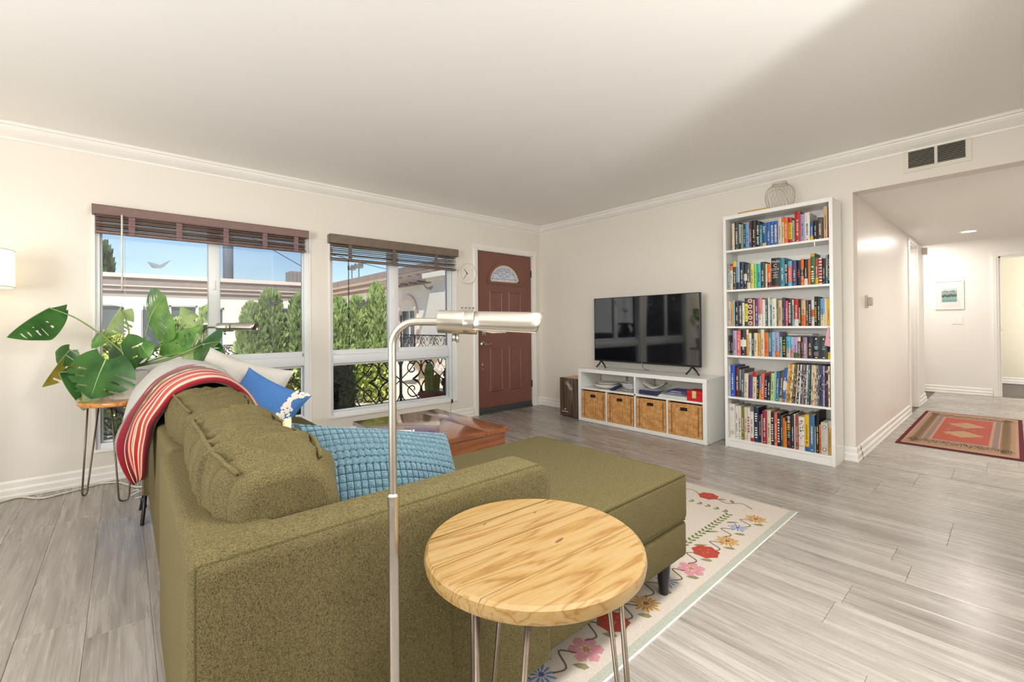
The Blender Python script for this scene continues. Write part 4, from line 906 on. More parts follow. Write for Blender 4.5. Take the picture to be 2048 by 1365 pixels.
# ------------------------------------------------------------------ coffee table
def wood_mat(name, stops, ax=(1, 12, 12), rough=0.35, ringscale=6.0, coat=0.0, distort=1.2, rand=0.0):
    m, nt, b2 = newmat(name); v = coords(nt, ax, rand=rand)
    n = nd(nt, 'ShaderNodeTexNoise', Scale=1.2, Detail=4.0, Distortion=distort); nt.links.new(v, n.inputs['Vector'])
    mu = nd(nt, 'ShaderNodeMath', operation='MULTIPLY'); mu.inputs[1].default_value = ringscale; nt.links.new(n.outputs['Fac'], mu.inputs[0])
    fr = nd(nt, 'ShaderNodeMath', operation='FRACT'); nt.links.new(mu.outputs[0], fr.inputs[0])
    nt.links.new(ramp(nt, fr.outputs[0], [(p, lin(c)) for p, c in stops]), b2.inputs['Base Color'])
    b2.inputs['Roughness'].default_value = rough; b2.inputs['Coat Weight'].default_value = coat; b2.inputs['Coat Roughness'].default_value = 0.12
    n2 = nd(nt, 'ShaderNodeTexNoise', Scale=60.0); nt.links.new(v, n2.inputs['Vector']); bump(nt, b2, n2.outputs['Fac'], 0.05, 0.001); return m
M_teak = wood_mat('glossy_brown_wood', [(0.0, '#6b3615'), (0.4, '#8d4d22'), (0.8, '#7d4219'), (1.0, '#6b3615')], (1, 7, 7), 0.18, 3.0, 1.0)
ct = thing('coffee_table', 'square glossy brown wooden box coffee table before the sofa', 'table', (1.62, 2.77, 0))
MB().rbox(-0.34, 0.34, -0.46, 0.43, 0.02, 0.352, 0.004, 2).shift((0, 0, 0.0)).build('box', M_teak, ct, True, angle=0.6)
MB().rbox(-0.36, 0.165, -0.475, 0.445, 0.353, 0.382, 0.003, 2).build('top_panel', M_teak, ct, True, angle=0.6)
MB().rbox(0.168, 0.36, -0.475, 0.445, 0.353, 0.382, 0.003, 2).build('top_panel', M_teak, ct, True, angle=0.6)
for sx in (-1, 1):
    for sy in (-0.42, 0.39): MB().rbox(sx*0.30-0.03, sx*0.30+0.03, sy-0.03, sy+0.03, 0.0045, 0.03, 0.003, 2).build('foot', M_teak, ct)

# ------------------------------------------------------------------ round hairpin side tables
M_pine = wood_mat('varnished_pine', [(0.0, '#7f5b2d'), (0.18, '#917341'), (0.55, '#997f54'), (0.85, '#927546'), (1.0, '#7f5b2d')], (0.8, 11, 11), 0.3, 13.0, 0.3, 0.25, 13.0)
M_pine2 = wood_mat('orange_pine', [(0.0, '#a9642a'), (0.2, '#c9823c'), (0.7, '#d99a52'), (1.0, '#a9642a')], (1.1, 10, 10), 0.35, 6.0, 0.3, 0.3, 13.0)
M_steel = mat('raw_dark_steel', '#75695c', 0.38, 0.85, var=0.12, scale=25)
def hairpin_table(label, cx, cy, r, zt, th, feet_r, ang0, grain, m, rod=0.0052, wtop=0.095, wbot=0.030, z0=0.0):
    t = thing('side_table', label, 'table', (cx, cy, z0), group='round hairpin side tables')
    prof = [(0.0, zt-th), (r-0.008, zt-th), (r-0.002, zt-th+0.004), (r, zt-th*0.5), (r-0.002, zt-0.006), (r-0.010, zt), (0.0, zt)]
    top_e = bpy.data.objects.new('table_top', None); C.objects.link(top_e); top_e.parent = t; top_e.rotation_euler.z = grain; top_e.empty_display_size = 0.05
    ys = [-r, -r*0.42, r*0.18, r*0.62, r]
    for i in range(4):
        a, c2 = ys[i], ys[i+1]; lv = [(r-0.007, zt-th), (r-0.002, zt-th+0.004), (r, zt-th*0.5), (r-0.002, zt-0.005), (r-0.008, zt)]; b = MB(); n = 22; vs = []
        for ri, z in lv:
            for sgn, rngy in ((1, range(n+1)), (-1, range(n, -1, -1))):
                for k in rngy: q0, q1 = math.asin(max(-1, a/r)), math.asin(min(1, c2/r)); y = ri*math.sin(q0+(q1-q0)*k/n); y = min(max(y, a+0.00003), c2-0.00003); x = math.sqrt(max(0, ri*ri-y*y)); vs.append((sgn*x, y, z-z0))
        k2 = 2*(n+1); b.add(vs, [(l*k2+j, l*k2+(j+1) % k2, (l+1)*k2+(j+1) % k2, (l+1)*k2+j) for l in range(4) for j in range(k2)]+[tuple(range(k2)), tuple(4*k2+j for j in range(k2))]); bo = b.build('board', m, top_e, True, angle=0.5)
    for k in range(3):
        q = ang0+k*2*PI/3; d = Vector((math.cos(q), math.sin(q), 0)); tg = Vector((-math.sin(q), math.cos(q), 0)); rt = r*0.72
        top = zt-th-0.004-z0; zb = 0.006
        pts = [d*rt+tg*wtop/2+Vector((0, 0, top))]
        foot = d*feet_r
        pts.append(foot+tg*wbot/2*1.15+Vector((0, 0, 0.03)))
        for a in range(0, 7): pts.append(foot+tg*(wbot/2*math.cos(PI*a/6))+Vector((0, 0, zb+0.014-0.014*math.sin(PI*a/6))))
        pts.append(foot-tg*wbot/2*1.15+Vector((0, 0, 0.03))); pts.append(d*rt-tg*wtop/2+Vector((0, 0, top)))
        lg = MB().tube(pts, rod, 10).build('hairpin_leg', M_steel, t, True)
        b = MB().rbox(-0.03, 0.03, -0.055, 0.055, top, top+0.0035, 0.001, 1); b.xform(Matrix.Translation(d*rt) @ Matrix.Rotation(q, 4, 'Z')); b.build('mounting_plate', M_steel, lg)
    return t
ra = math.atan2(-math.sin(YAW), math.cos(YAW))
T1 = hairpin_table('near pine side table with hairpin legs beside the armrest', 0.605, 0.628, 0.213, 0.657, 0.030, 0.205, ra+0.12, math.radians(-3), M_pine)
b = MB(); rng = random.Random(2)
for (x, y, l, w) in ((0.035, -0.035, 0.028, 0.004), (-0.03, 0.12, 0.010, 0.002), (0.09, 0.09, 0.012, 0.002)): b.lathe([(w, 0), (w*0.7, 0.0006)], 8, (0, 0, 0)); b.v[-16:] = [(p[0]*l/w*0.5+x, p[1]+y+p[0]*0.5, p[2]+0.657) for p in b.v[-16:]]
b.build('knot', mat('dark_knot', '#6b3a1b', 0.6), T1)
T2 = hairpin_table('plant side table with hairpin legs by the window', -0.014, 3.873, 0.212, 0.622, 0.028, 0.202, math.atan2(3.672-3.873, -0.004+0.014), math.radians(70), M_pine2, 0.005, 0.11, 0.042)

# ------------------------------------------------------------------ floral rug
M_rug = fabric('cream_flatweave', '#aca193', '#cbc1b6', 900, 0.95, 0.5, 0.1); M_rugb = fabric('sage_rug_border', '#8d9184', '#b4b5a8', 900, 0.95, 0.5, 0.1)
RX0, RX1, RY0, RY1 = 0.35, 2.872, 0.828, 3.05
rg = thing('floral_rug', 'cream floral rug with sage border under the chaise and table', 'rug', (RX1, RY0, 0))
def rp(nm, mb, m): return mb.shift((-RX1, -RY0, 0)).build(nm, m, rg)
rp('field', MB().box(RX0+0.04, RX1-0.012, RY0+0.032, RY1-0.032, 0.0003, 0.0042), M_rug)
rp('border', MB().box(RX0, RX1, RY0, RY0+0.032, 0.0003, 0.0040).box(RX0, RX1, RY1-0.032, RY1, 0.0003, 0.0040).box(RX0, RX0+0.04, RY0+.032, RY1-.032, 0.0003, 0.0040).box(RX1-0.012, RX1, RY0+.032, RY1-.032, 0.0003, 0.004), M_rugb)
rp('bound_edge', MB().box(RX0, RX1, RY0-0.006, RY0, 0.0003, 0.0045), mat('white_binding', '#d8d8d2', 0.9))
def flat(nm, c): return mat(nm, [x*0.75 for x in lin(c)], 0.95, var=0.14, scale=120)
MR, MO, MP, MBl, MG, MDG, MBr = flat('rug_red', '#b4412d'), flat('rug_gold', '#c78d2b'), flat('rug_pink', '#cf9096'), flat('rug_blue', '#6f88b8'), flat('rug_leaf', '#8d8460'), flat('rug_green', '#6c7a44'), flat('rug_stem', '#6f6350')
ZR = 0.0044
def petal(mb, x, y, q, l0, l1, w, mi=0, z=ZR):
    c, s = math.cos(q), math.sin(q); pts = [(l0, 0), (l0+(l1-l0)*0.35, w*0.8), (l0+(l1-l0)*0.75, w), (l1, 0), (l0+(l1-l0)*0.75, -w), (l0+(l1-l0)*0.35, -w*0.8)]
    mb.add([(x+c*a-s*d, y+s*a+c*d, z) for a, d in pts], [(0, 5, 4, 3, 2, 1)], mi)
def flower(kind, x, y, r):
    b = MB()
    if kind == 'daisy' or kind == 'corn':
        n = 15 if kind == 'daisy' else 11
        for k in range(n): petal(b, x, y, k*2*PI/n+0.1, r*0.15, r*(1.0 if k % 2 else 0.8), r*0.09)
        petal(b, x, y, 0, -r*0.22, r*0.22, r*0.2, 1, ZR+0.0002); ms = [MO, flat('rug_amber', '#9a5c20')] if kind == 'daisy' else [MBl, flat('rug_navy', '#4f6396')]
    elif kind == 'cosmos':
        for k in range(6): petal(b, x, y, k*PI/3+0.3, r*0.12, r, r*0.34)
        petal(b, x, y, 0, -r*0.2, r*0.2, r*0.2, 1, ZR+0.0002); ms = [MP, flat('rug_ochre', '#a8884a')]
    else:
        for k in range(7): petal(b, x+0.42*r*math.cos(k*0.9), y+0.42*r*math.sin(k*0.9), k*0.9, -r*0.45, r*0.62, r*0.42, 0, ZR+0.00002*k)
        for k in range(5): petal(b, x+0.3*r*math.cos(k*1.3), y+0.3*r*math.sin(k*1.3), k*2.1, 0, r*0.3, r*0.03, 1, ZR+0.0003)
        ms = [MR, flat('rug_coral', '#d8806a')]
    b.shift((-RX1, -RY0, 0)).build(kind+'_flower', ms, rg, fix=False)
def strip(pts, w, m, nm):
    P = smooth_path([(p[0], p[1], 0) for p in pts], 5); b = MB(); vs = []
    for i, p in enumerate(P):
        t = (P[min(i+1, len(P)-1)]-P[max(i-1, 0)]).normalized(); n = Vector((-t.y, t.x, 0))*w; vs += [(p.x+n.x, p.y+n.y, ZR+0.0001), (p.x-n.x, p.y-n.y, ZR+0.0001)]
    b.add(vs, [(2*i, 2*i+1, 2*i+3, 2*i+2) for i in range(len(P)-1)]); b.shift((-RX1, -RY0, 0)).build(nm, m, rg, fix=False)
def leafp(*ls):
    for x, y, q, l, w in ls:
        b = MB(); petal(b, x, y, q, 0, l, w); b.shift((-RX1, -RY0, 0)).build('vine_leaf', MG, rg, fix=False)
seq = [('daisy', 2.60), ('corn', 2.42), ('daisy', 2.235), ('rose', 2.055), ('cosmos', 1.865), ('corn', 1.70), ('daisy', 1.505), ('rose', 1.325), ('cosmos', 1.145), ('corn', 0.96), ('daisy', 0.78), ('rose', 0.60)]
for i, (k, x) in enumerate(seq):
    y = RY0+0.125+(0.018 if i % 2 else -0.006); flower(k, x, y, 0.062 if k != 'corn' else 0.052)
    if i < len(seq)-1:
        x2 = seq[i+1][1]; xm = (x+x2)/2
        strip([(x-0.035, y+0.01), (xm+0.02, y+0.055), (xm-0.015, y-0.01), (x2+0.03, y+0.005)], 0.0035, MBr, 'vine')
        leafp((xm+0.01, y-0.012, -1.0, 0.055, 0.013), (xm-0.02, y+0.045, 2.4, 0.07, 0.010))
fr_seq = [('daisy', 0.94+0.02), ('rose', 1.27), ('cosmos', 1.58), ('corn', 1.9), ('daisy', 2.2)]
for i, (k, y) in enumerate(fr_seq[1:], 1):
    x = RX1-0.14; flower(k, x, y, 0.06); y0 = fr_seq[i-1][1]; ym = (y+y0)/2
    strip([(x-0.01, y0+0.05), (x+0.03, ym-0.03), (x-0.03, ym+0.03), (x, y-0.05)], 0.0035, MBr, 'vine')
    leafp((x-0.01, ym, 0.6, 0.06, 0.012), (x+0.02, ym+0.05, 2.0, 0.05, 0.012))
b = MB(); x = 0.7
while x < 2.55:
    petal(b, x, RY0+0.245, 0.6, 0, 0.034, 0.008); petal(b, x, RY0+0.245, -0.6, 0, 0.034, 0.008); x += 0.036
y = RY0+0.26
while y < 2.7: petal(b, 2.585, y, PI/2+0.6, 0, 0.034, 0.008); petal(b, 2.585, y, PI/2-0.6, 0, 0.034, 0.008); y += 0.05
b.shift((-RX1, -RY0, 0)).build('leaf_chain', MDG, rg, fix=False)['kind'] = 'stuff'
flower('daisy', 2.05, 1.42, 0.075); flower('corn', 2.32, 1.30, 0.055); flower('rose', 1.95, 1.75, 0.06)
b = MB(); petal(b, 2.05, 1.36, -0.6, 0.02, 0.13, 0.03); petal(b, 2.02, 1.42, -2.2, 0.02, 0.13, 0.03); b.shift((-RX1, -RY0, 0)).build('broad_leaf', MDG, rg, fix=False)
strip([(2.02, 1.17), (2.12, 1.22), (2.24, 1.25)], 0.004, MDG, 'fern_stem')
b = MB()
for k in range(9):
    px, py = 2.03+k*0.024, 1.172+k*0.009
    petal(b, px, py, 1.35, 0, 0.075-0.004*k, 0.006); petal(b, px, py, -0.75, 0, 0.075-0.004*k, 0.006)
b.shift((-RX1, -RY0, 0)).build('fern_leaf', MDG, rg, fix=False)
strip([(1.78, 1.16), (1.86, 1.2), (1.94, 1.22)], 0.003, MBl, 'blue_sprig')

# ------------------------------------------------------------------ hallway runner
M_rn = {k: fabric('runner_'+k, a, c, 500, 0.95, 0.5, 0.1) for k, a, c in (('edge', '#4a2325', '#6e3436'), ('tan', '#84694f', '#b0947a'), ('slate', '#75655c', '#93817a'), ('pink', '#9c7868', '#b8937f'), ('field', '#8c4238', '#b8685a'), ('motif', '#a07c5e', '#bd9a78'), ('ink', '#5a4636', '#7d644c'))}
AX0, AX1, AY0, AY1 = 5.18, 7.27, -0.045, 0.715
hr = thing('hall_runner', 'worn red patterned rug lying in the hallway', 'rug', (AX0, AY0, 0))
def hp(nm, mb, m): return mb.shift((-AX0, -AY0, 0)).build(nm, m, hr, fix=False)
hp('base', MB().box(AX0, AX1, AY0, AY1, 0.0005, 0.008), M_rn['edge'])
def inset(i, j, m, nm, z): hp(nm, MB().box(AX0+i, AX1-i, AY0+j, AY1-j, z-0.001, z), M_rn[m])
for i, (a, j, m) in enumerate(((0.04, 0.03, 'pink'), (0.09, 0.05, 'tan'), (0.24, 0.138, 'pink'), (0.26, 0.148, 'slate'), (0.33, 0.183, 'pink'), (0.37, 0.203, 'field'))): inset(a, j, m, 'woven_band', 0.0085+i*0.0003)
rng = random.Random(8); b = MB()
for side in (0, 1):
    for k in range(46):
        y = AY0+0.06+k*(AY1-AY0-0.12)/45; x = (AX0+0.24 if side == 0 else AX1-0.24); petal(b, x+rng.uniform(-.03, .03), y, rng.choice((0, 0.25, -0.25)), -rng.uniform(0.05, 0.11), rng.uniform(0.05, 0.11), 0.004, 0, 0.0099)
for k in range(60):
    x = AX0+0.14+k*(AX1-AX0-0.28)/59
    for y in (AY0+0.105, AY1-0.105): petal(b, x, y, PI/2+rng.uniform(-.4, .4), -0.035, 0.035, 0.008, 0, 0.0099)
hp('motif_row', b, M_rn['ink'])['kind'] = 'stuff'
b = MB(); cx, cy = (AX0+AX1)/2, (AY0+AY1)/2
for dx, s in ((0.26, 0.26), (-0.26, 0.26)):
    b.add([(cx+dx-s*0.70, cy, 0.0104), (cx+dx, cy-s*0.52, 0.0104), (cx+dx+s*0.70, cy, 0.0104), (cx+dx, cy+s*0.52, 0.0104)], [(0, 1, 2, 3)])
hp('diamond_medallion', b, M_rn['motif'])
b = MB()
for k in range(70):
    x, y = rng.uniform(AX0+0.66, AX1-0.66), rng.uniform(AY0+0.26, AY1-0.26); petal(b, x, y, PI/2+rng.uniform(-.3, .3), -rng.uniform(.01, .03), rng.uniform(.01, .03), 0.006, 0, 0.0107)
hp('field_fleck', b, M_rn['motif'])['kind'] = 'stuff'
# ------------------------------------------------------------------ media console
CX0, CX1, CY0, CY1, CZ = 3.86, 4.222, 1.80, 3.268, 0.586
co = thing('media_console', 'low white cube console holding the television', 'cabinet', (CX0, CY0, 0))
def cp_(nm, *q, m=M_white, par=co): return MB().rbox(*q, 0.0015, 1).shift((-CX0, -CY0, 0)).build(nm, m, par)
cp_('top_board', CX0, CX1, CY0, CY1, CZ-0.038, CZ); cp_('bottom_board', CX0, CX1, CY0, CY1, 0.002, 0.040)
cp_('side_board', CX0, CX1, CY0, CY0+0.038, 0.040, CZ-0.038); cp_('side_board', CX0, CX1, CY1-0.038, CY1, 0.040, CZ-0.038)
cp_('shelf_board', CX0+0.002, CX1, CY0+0.038, CY1-0.038, 0.358, 0.376)
ym = (CY0+CY1)/2; cp_('divider', CX0+0.002, CX1, ym-0.009, ym+0.009, 0.040, CZ-0.038)
for s in (-1, 1): cp_('divider', CX0+0.002, CX1, ym+s*0.352-0.008, ym+s*0.352+0.008, 0.040, 0.358)
cp_('rear_post', CX1-0.03, CX1, ym+0.33, ym+0.36, 0.376, CZ-0.038)
for z in (0.02, CZ-0.02): MB().lathe([(0.006, 0), (0.006, 0.002)], 10, (0.03, -0.002, z), axis='Y').build('screw_cap', M_screw, co)
# baskets
def wick():
    m, nt, b2 = newmat('woven_water_hyacinth'); n = nd(nt, 'ShaderNodeTexNoise', Scale=22.0, Detail=3.0); nt.links.new(coords(nt, (1, 1, 1)), n.inputs['Vector'])
    v2 = coords(nt, (2, 30, 300)); n2 = nd(nt, 'ShaderNodeTexNoise', Scale=1.0, Detail=2.0); nt.links.new(v2, n2.inputs['Vector'])
    a = nd(nt, 'ShaderNodeMath', operation='ADD'); nt.links.new(n.outputs['Fac'], a.inputs[0]); nt.links.new(n2.outputs['Fac'], a.inputs[1]); h = nd(nt, 'ShaderNodeMath', operation='MULTIPLY'); h.inputs[1].default_value = 0.5; nt.links.new(a.outputs[0], h.inputs[0])
    nt.links.new(ramp(nt, h.outputs[0], [(0.35, lin('#b0763c')), (0.5, lin('#cd9656')), (0.65, lin('#e3b87e'))]), b2.inputs['Base Color']); b2.inputs['Roughness'].default_value = 0.6; return m
M_wick = wick(); M_wkd = mat('dark_basket_inside', '#2b1a10', 0.9)
bw, bh, bd = 0.322, 0.295, 0.33
def basket_parts(root):
    b = MB(); ns, nr = 11, 26
    def g(u, v):
        y = -bw/2+u*bw; z = v*bh; a = u*ns; ph = int(a) % 2; row = v*nr
        h = 0.5+0.5*math.cos(2*PI*(a % 1.0-0.5)); w = 0.5+0.5*math.cos(2*PI*((row+0.5*ph) % 1.0-0.5)); d = 0.0015+0.006*h**0.35*w**0.7
        e = min(u, 1-u)
        if e < 0.03 or v > 0.965 or v < 0.03: d = 0.007
        return (-d, y, z)
    def skip(u, v):
        if abs(u-0.52) < 0.105 and 0.80 < v < 0.90: return True
        col = (0.085 < u < 0.115 or 0.885 < u < 0.915 or ((0.39 < u < 0.405 or 0.635 < u < 0.65) and 0.76 < v < 0.92)) and 0.06 < v < 0.95
        return col and (v*26) % 1.0 < 0.5
    b.grid(g, 132, 104, skip=skip)
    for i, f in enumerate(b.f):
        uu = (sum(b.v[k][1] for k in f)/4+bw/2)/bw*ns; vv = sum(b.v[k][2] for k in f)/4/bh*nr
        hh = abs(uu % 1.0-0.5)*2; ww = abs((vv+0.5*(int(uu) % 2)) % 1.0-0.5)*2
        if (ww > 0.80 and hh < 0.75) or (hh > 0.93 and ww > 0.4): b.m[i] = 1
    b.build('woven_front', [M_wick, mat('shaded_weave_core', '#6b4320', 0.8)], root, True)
    MB().box(0.001, 0.004, -bw/2+0.004, bw/2-0.004, 0.004, bh-0.006).build('shade_backing', M_wkd, root)  # dark sheet behind the holes standing in for the basket's shaded inside
    MB().box(0.004, bd, -bw/2, -bw/2+0.008, 0, bh).box(0.004, bd, bw/2-0.008, bw/2, 0, bh).box(bd-0.008, bd, -bw/2, bw/2, 0, bh).box(0.004, bd, -bw/2, bw/2, 0, 0.008).build('body', M_wick, root)
    b = MB().tube([(0.0, -bw/2, bh), (0.0, bw/2, bh), (bd, bw/2, bh), (bd, -bw/2, bh)], 0.007, 8, closed=True); b.build('rim', M_wick, root, True)
bys = [ym+0.352+0.172, ym+0.178, ym-0.178, ym-0.352-0.172]; bl = ['leftmost wicker basket in the console, beside the drum', 'second wicker basket from the left in the console', 'third wicker basket from the left in the console', 'rightmost wicker basket in the console, nearest the bookcase']
proto = None
for y, l in zip(bys, bl):
    r = thing('wicker_basket', l, 'basket', (CX0+0.012, y, 0.0405), group='wicker baskets in the console')
    if proto is None: basket_parts(r); proto = r
    else:
        for ch in list(proto.children): c = ch.copy(); C.objects.link(c); c.parent = r
# things on the console shelf
ZS = 0.3765
M_cer = mat('glazed_white_ceramic', '#e8e3d6', 0.2, var=0.03)
def dish(label, x, y, prof, m=M_cer, name='platter', z=ZS, cat='dish'):
    return solo(name, MB().lathe(prof, 40, (x, y, z), cap=False), m, (x, y, z), label, cat, smooth=True, angle=0.7)
dish('large cream platter in the left console bay', 4.02, 2.98, [(0.0, 0.0), (0.08, 0.0), (0.13, 0.02), (0.145, 0.05), (0.139, 0.05), (0.125, 0.025), (0.0, 0.012)])
dish('cream plate stacked inside the large platter', 4.02, 2.98, [(0.0, 0.0), (0.07, 0.0), (0.115, 0.018), (0.12, 0.03), (0.11, 0.026), (0.0, 0.01)], name='plate', z=ZS+0.036)
dish('shallow white plate under the blue bowl in the console', 4.00, 2.66, [(0.0, 0.0), (0.07, 0.0), (0.115, 0.02), (0.11, 0.022), (0.0, 0.01)], name='plate')
def speck():
    m, nt, b2 = newmat('blue_speckled_ceramic'); n = nd(nt, 'ShaderNodeTexVoronoi', Scale=90.0); nt.links.new(coords(nt), n.inputs['Vector'])
    nt.links.new(ramp(nt, n.outputs['Distance'], [(0.2, lin('#3c4a78')), (0.45, lin('#d8dadb'))]), b2.inputs['Base Color']); b2.inputs['Roughness'].default_value = 0.25; return m
dish('blue speckled bowl with dark rim in the console', 4.00, 2.665, [(0.0, 0.0), (0.06, 0.0), (0.095, 0.03), (0.112, 0.066), (0.106, 0.066), (0.09, 0.034), (0.0, 0.012)], speck(), 'bowl', ZS+0.024, 'bowl')
solo('folded_napkin', MB().prism([(2.83, ZS+0.001), (2.86, ZS+0.004), (2.79, ZS+0.05), (2.73, ZS+0.072), (2.72, ZS+0.066), (2.77, ZS+0.035)], 3.885, 3.95, 'X'), fabric('navy_cloth', '#1f2748', '#3b4675', 700, 0.9, 0.3), (3.92, 2.83, ZS), 'navy napkin tucked beside the speckled bowl', 'napkin')
M_navy = mat('navy_velvet_case', '#12174a', 0.7, sheen=0.5)
solo('navy_case', MB().rbox(3.885, 4.02, 2.30, 2.505, ZS+0.0005, ZS+0.046, 0.014, 3), M_navy, (3.95, 2.4, ZS), 'dark navy zip case lying in the right console bay', 'case', smooth=True, angle=0.7)
b = MB()
b.grid(lambda u, v: (4.05+0.09*(v-0.5), 2.30+0.24*u, ZS+0.052+0.055*abs(2*u-1)**1.6+0.02*math.sin(v*3)), 24, 6)
o = solo('curved_dish', b, M_cer, (4.05, 2.42, ZS+0.03), 'white wavy dish behind the navy case', 'dish', smooth=True); sm = o.modifiers.new('thickness', 'SOLIDIFY'); sm.thickness = 0.006
stack = [('white_magazine', '#e8e6e4', 0.012, 1.985, 2.29, 'bottom white magazine of the console stack'), ('white_magazine', '#dcdcdb', 0.010, 1.99, 2.28, 'second white magazine from the bottom of the console stack'), ('grey_book', '#8a8f92', 0.016, 1.99, 2.27, 'grey book in the middle of the console stack'), ('slate_book', '#5a6470', 0.014, 2.0, 2.22, 'slate book near the top of the console stack'), ('purple_book', '#4a438a', 0.018, 2.01, 2.20, 'purple book on top of the console stack')]
z = ZS+0.0005
for i, (nm, c, t, ya, yb2, l) in enumerate(stack):
    dx = 0.012*((i*7) % 3); b = MB().rbox(3.89+dx, 4.06+dx, ya, yb2, z, z+t, 0.001, 1); b.cur = 1; b.box(3.8895+dx, 3.8899+dx, ya+0.05, yb2-0.04, z+t*0.3, z+t*0.62)
    solo(nm, b, [mat('cover_'+nm, c, 0.4), mat('spine_print', '#c9ccd0', 0.5)], (3.97+dx, (ya+yb2)/2, z), l, 'book', 'books stacked in the console'); z += t+0.0004
rb = thing('red_box', 'red gift box with gold clasp at the right end of the console shelf', 'box', (3.94, 1.915, ZS))
MB().rbox(-0.07, 0.09, -0.073, 0.073, 0.0005, 0.058, 0.002, 1).build('box_base', mat('red_lacquer', '#c8242a', 0.35), rb); MB().rbox(-0.072, 0.092, -0.075, 0.075, 0.059, 0.094, 0.003, 1).build('lid', mat('red_lacquer', '#c8242a', 0.35), rb)
MB().rbox(-0.0755, -0.0715, -0.017, 0.022, 0.028, 0.094, 0.001, 1).build('clasp', mat('pale_gold_tag', '#d9c487', 0.45), rb)

# ------------------------------------------------------------------ television
tv = thing('television', 'flat black television on splayed feet on the console', 'television', (4.07, 2.568, CZ))
M_bez = mat('dark_grey_bezel', '#2a2c30', 0.35, 0.4); M_scr = mat('black_glossy_screen', '#14151b', 0.05, var=0.1, spec=1.0, coat=1.0)
ty, tz0, tz1 = 0.621, 0.080, 0.790
MB().rbox(-0.012, 0.022, -ty, ty, tz0, tz1, 0.003, 2).build('panel', M_bez, tv, True, angle=0.6); MB().rbox(0.02, 0.055, -0.45, 0.45, tz0+0.04, 0.5, 0.01, 2).build('rear_housing', M_bez, tv)
MB().box(-0.0128, -0.0118, -ty+0.007, ty-0.007, tz0+0.018, tz1-0.007).build('screen', M_scr, tv)
MB().box(-0.0128, -0.0122, -0.01, 0.012, tz0+0.004, tz0+0.01).build('brand_plate', mat('grey_mark', '#8d9095', 0.5), tv)
for s in (-1, 1):
    b = MB()
    for dy in (-0.075, 0.055): b.tube([(0.0, s*0.535, tz0+0.004), (0.0, s*0.535+dy*0.55, 0.04), (-0.02, s*0.535+dy, 0.007)], [0.010, 0.009, 0.008], 8)
    b.build('foot', M_bez, tv, True)
MB().tube(smooth_path([(0.03, 0.02, tz0+0.02), (0.02, 0.015, 0.05), (0.06, 0.0, 0.012), (0.12, 0.0, 0.006)]), 0.0025, 6).build('power_cord', M_blk, tv)

# ------------------------------------------------------------------ cajon drum
M_zeb = wood_mat('zebrawood', [(0.0, '#3a2c25'), (0.3, '#5b483d'), (0.6, '#76604f'), (0.85, '#4a3930'), (1.0, '#3a2c25')], (14, 22, 0.9), 0.4, 5.0, 0.2, 0.4)
cj = thing('cajon_drum', 'dark striped wooden box drum with a pale top', 'drum', (3.90, 3.435, 0))
MB().rbox(0.008, 0.29, -0.148, 0.148, 0.012, 0.454, 0.006, 2).build('body', mat('pale_birch', '#c9a97f', 0.5, var=0.06), cj, True, angle=0.6)
MB().rbox(0.0, 0.009, -0.150, 0.150, 0.010, 0.456, 0.003, 2).build('tapa', M_zeb, cj, True, angle=0.6)
M_ink = mat('white_print', '#c9bfae', 0.6)
b = MB()
for cy, cz, r in ((0.035, 0.395, 0.026), (0.0, 0.355, 0.030), (-0.025, 0.335, 0.024), (0.012, 0.378, 0.018)):
    for k in range(6):
        q = k*PI/3; b.tube([(-0.001, cy+r*0.5*math.cos(q)+r*0.5*math.cos(a), cz+r*0.5*math.sin(q)+r*0.5*math.sin(a)) for a in [2*PI*i/12 for i in range(12)]], 0.0011, 4, closed=True)
b.build('flower_print', M_ink, cj)
b = MB().box(-0.0006, 0.0, 0.055, 0.078, 0.080, 0.096)
for i in range(9): b.box(-0.0006, 0.0, 0.02+i*0.0105, 0.0285+i*0.0105, 0.055, 0.0635+(i % 3)*0.001)
b.build('maker_mark', M_ink, cj)
for y in (-0.11, 0.11):
    for x in (0.03, 0.25): MB().lathe([(0.014, 0), (0.014, 0.012)], 12, (x, y, 0)).build('rubber_foot', M_blk, cj)

# ------------------------------------------------------------------ bookcase
BX0, BX1, BY0, BY1, BZ = 3.972, 4.225, 0.889, 1.690, 2.020
bc = thing('bookcase', 'tall white bookcase filled with books', 'bookcase', (BX0, BY0, 0))
def bp(nm, *q): return MB().rbox(*q, 0.001, 1).shift((-BX0, -BY0, 0)).build(nm, M_white, bc)
bp('side_panel', BX0, BX1, BY0, BY0+0.024, 0, BZ); bp('side_panel', BX0, BX1, BY1-0.024, BY1, 0, BZ)
bp('top_panel', BX0, BX1, BY0+0.024, BY1-0.024, 1.988, BZ); bp('back_panel', BX1-0.006, BX1, BY0+0.024, BY1-0.024, 0.06, 1.988)
bp('plinth', BX0+0.008, BX0+0.024, BY0+0.024, BY1-0.024, 0, 0.060)
for zs in (0.078, 0.442, 0.802, 1.055, 1.373, 1.718): bp('shelf', BX0+0.003, BX1-0.006, BY0+0.0242, BY1-0.0242, zs-0.018, zs-0.0004)
for z0, z1 in ((0.78, 1.40), (0.16, 0.30)): MB().box(-0.001, 0.004, 0.002, 0.02, z0, z1).build('edge_band', mat('bright_edging', '#fbfbf8', 0.3), bc)
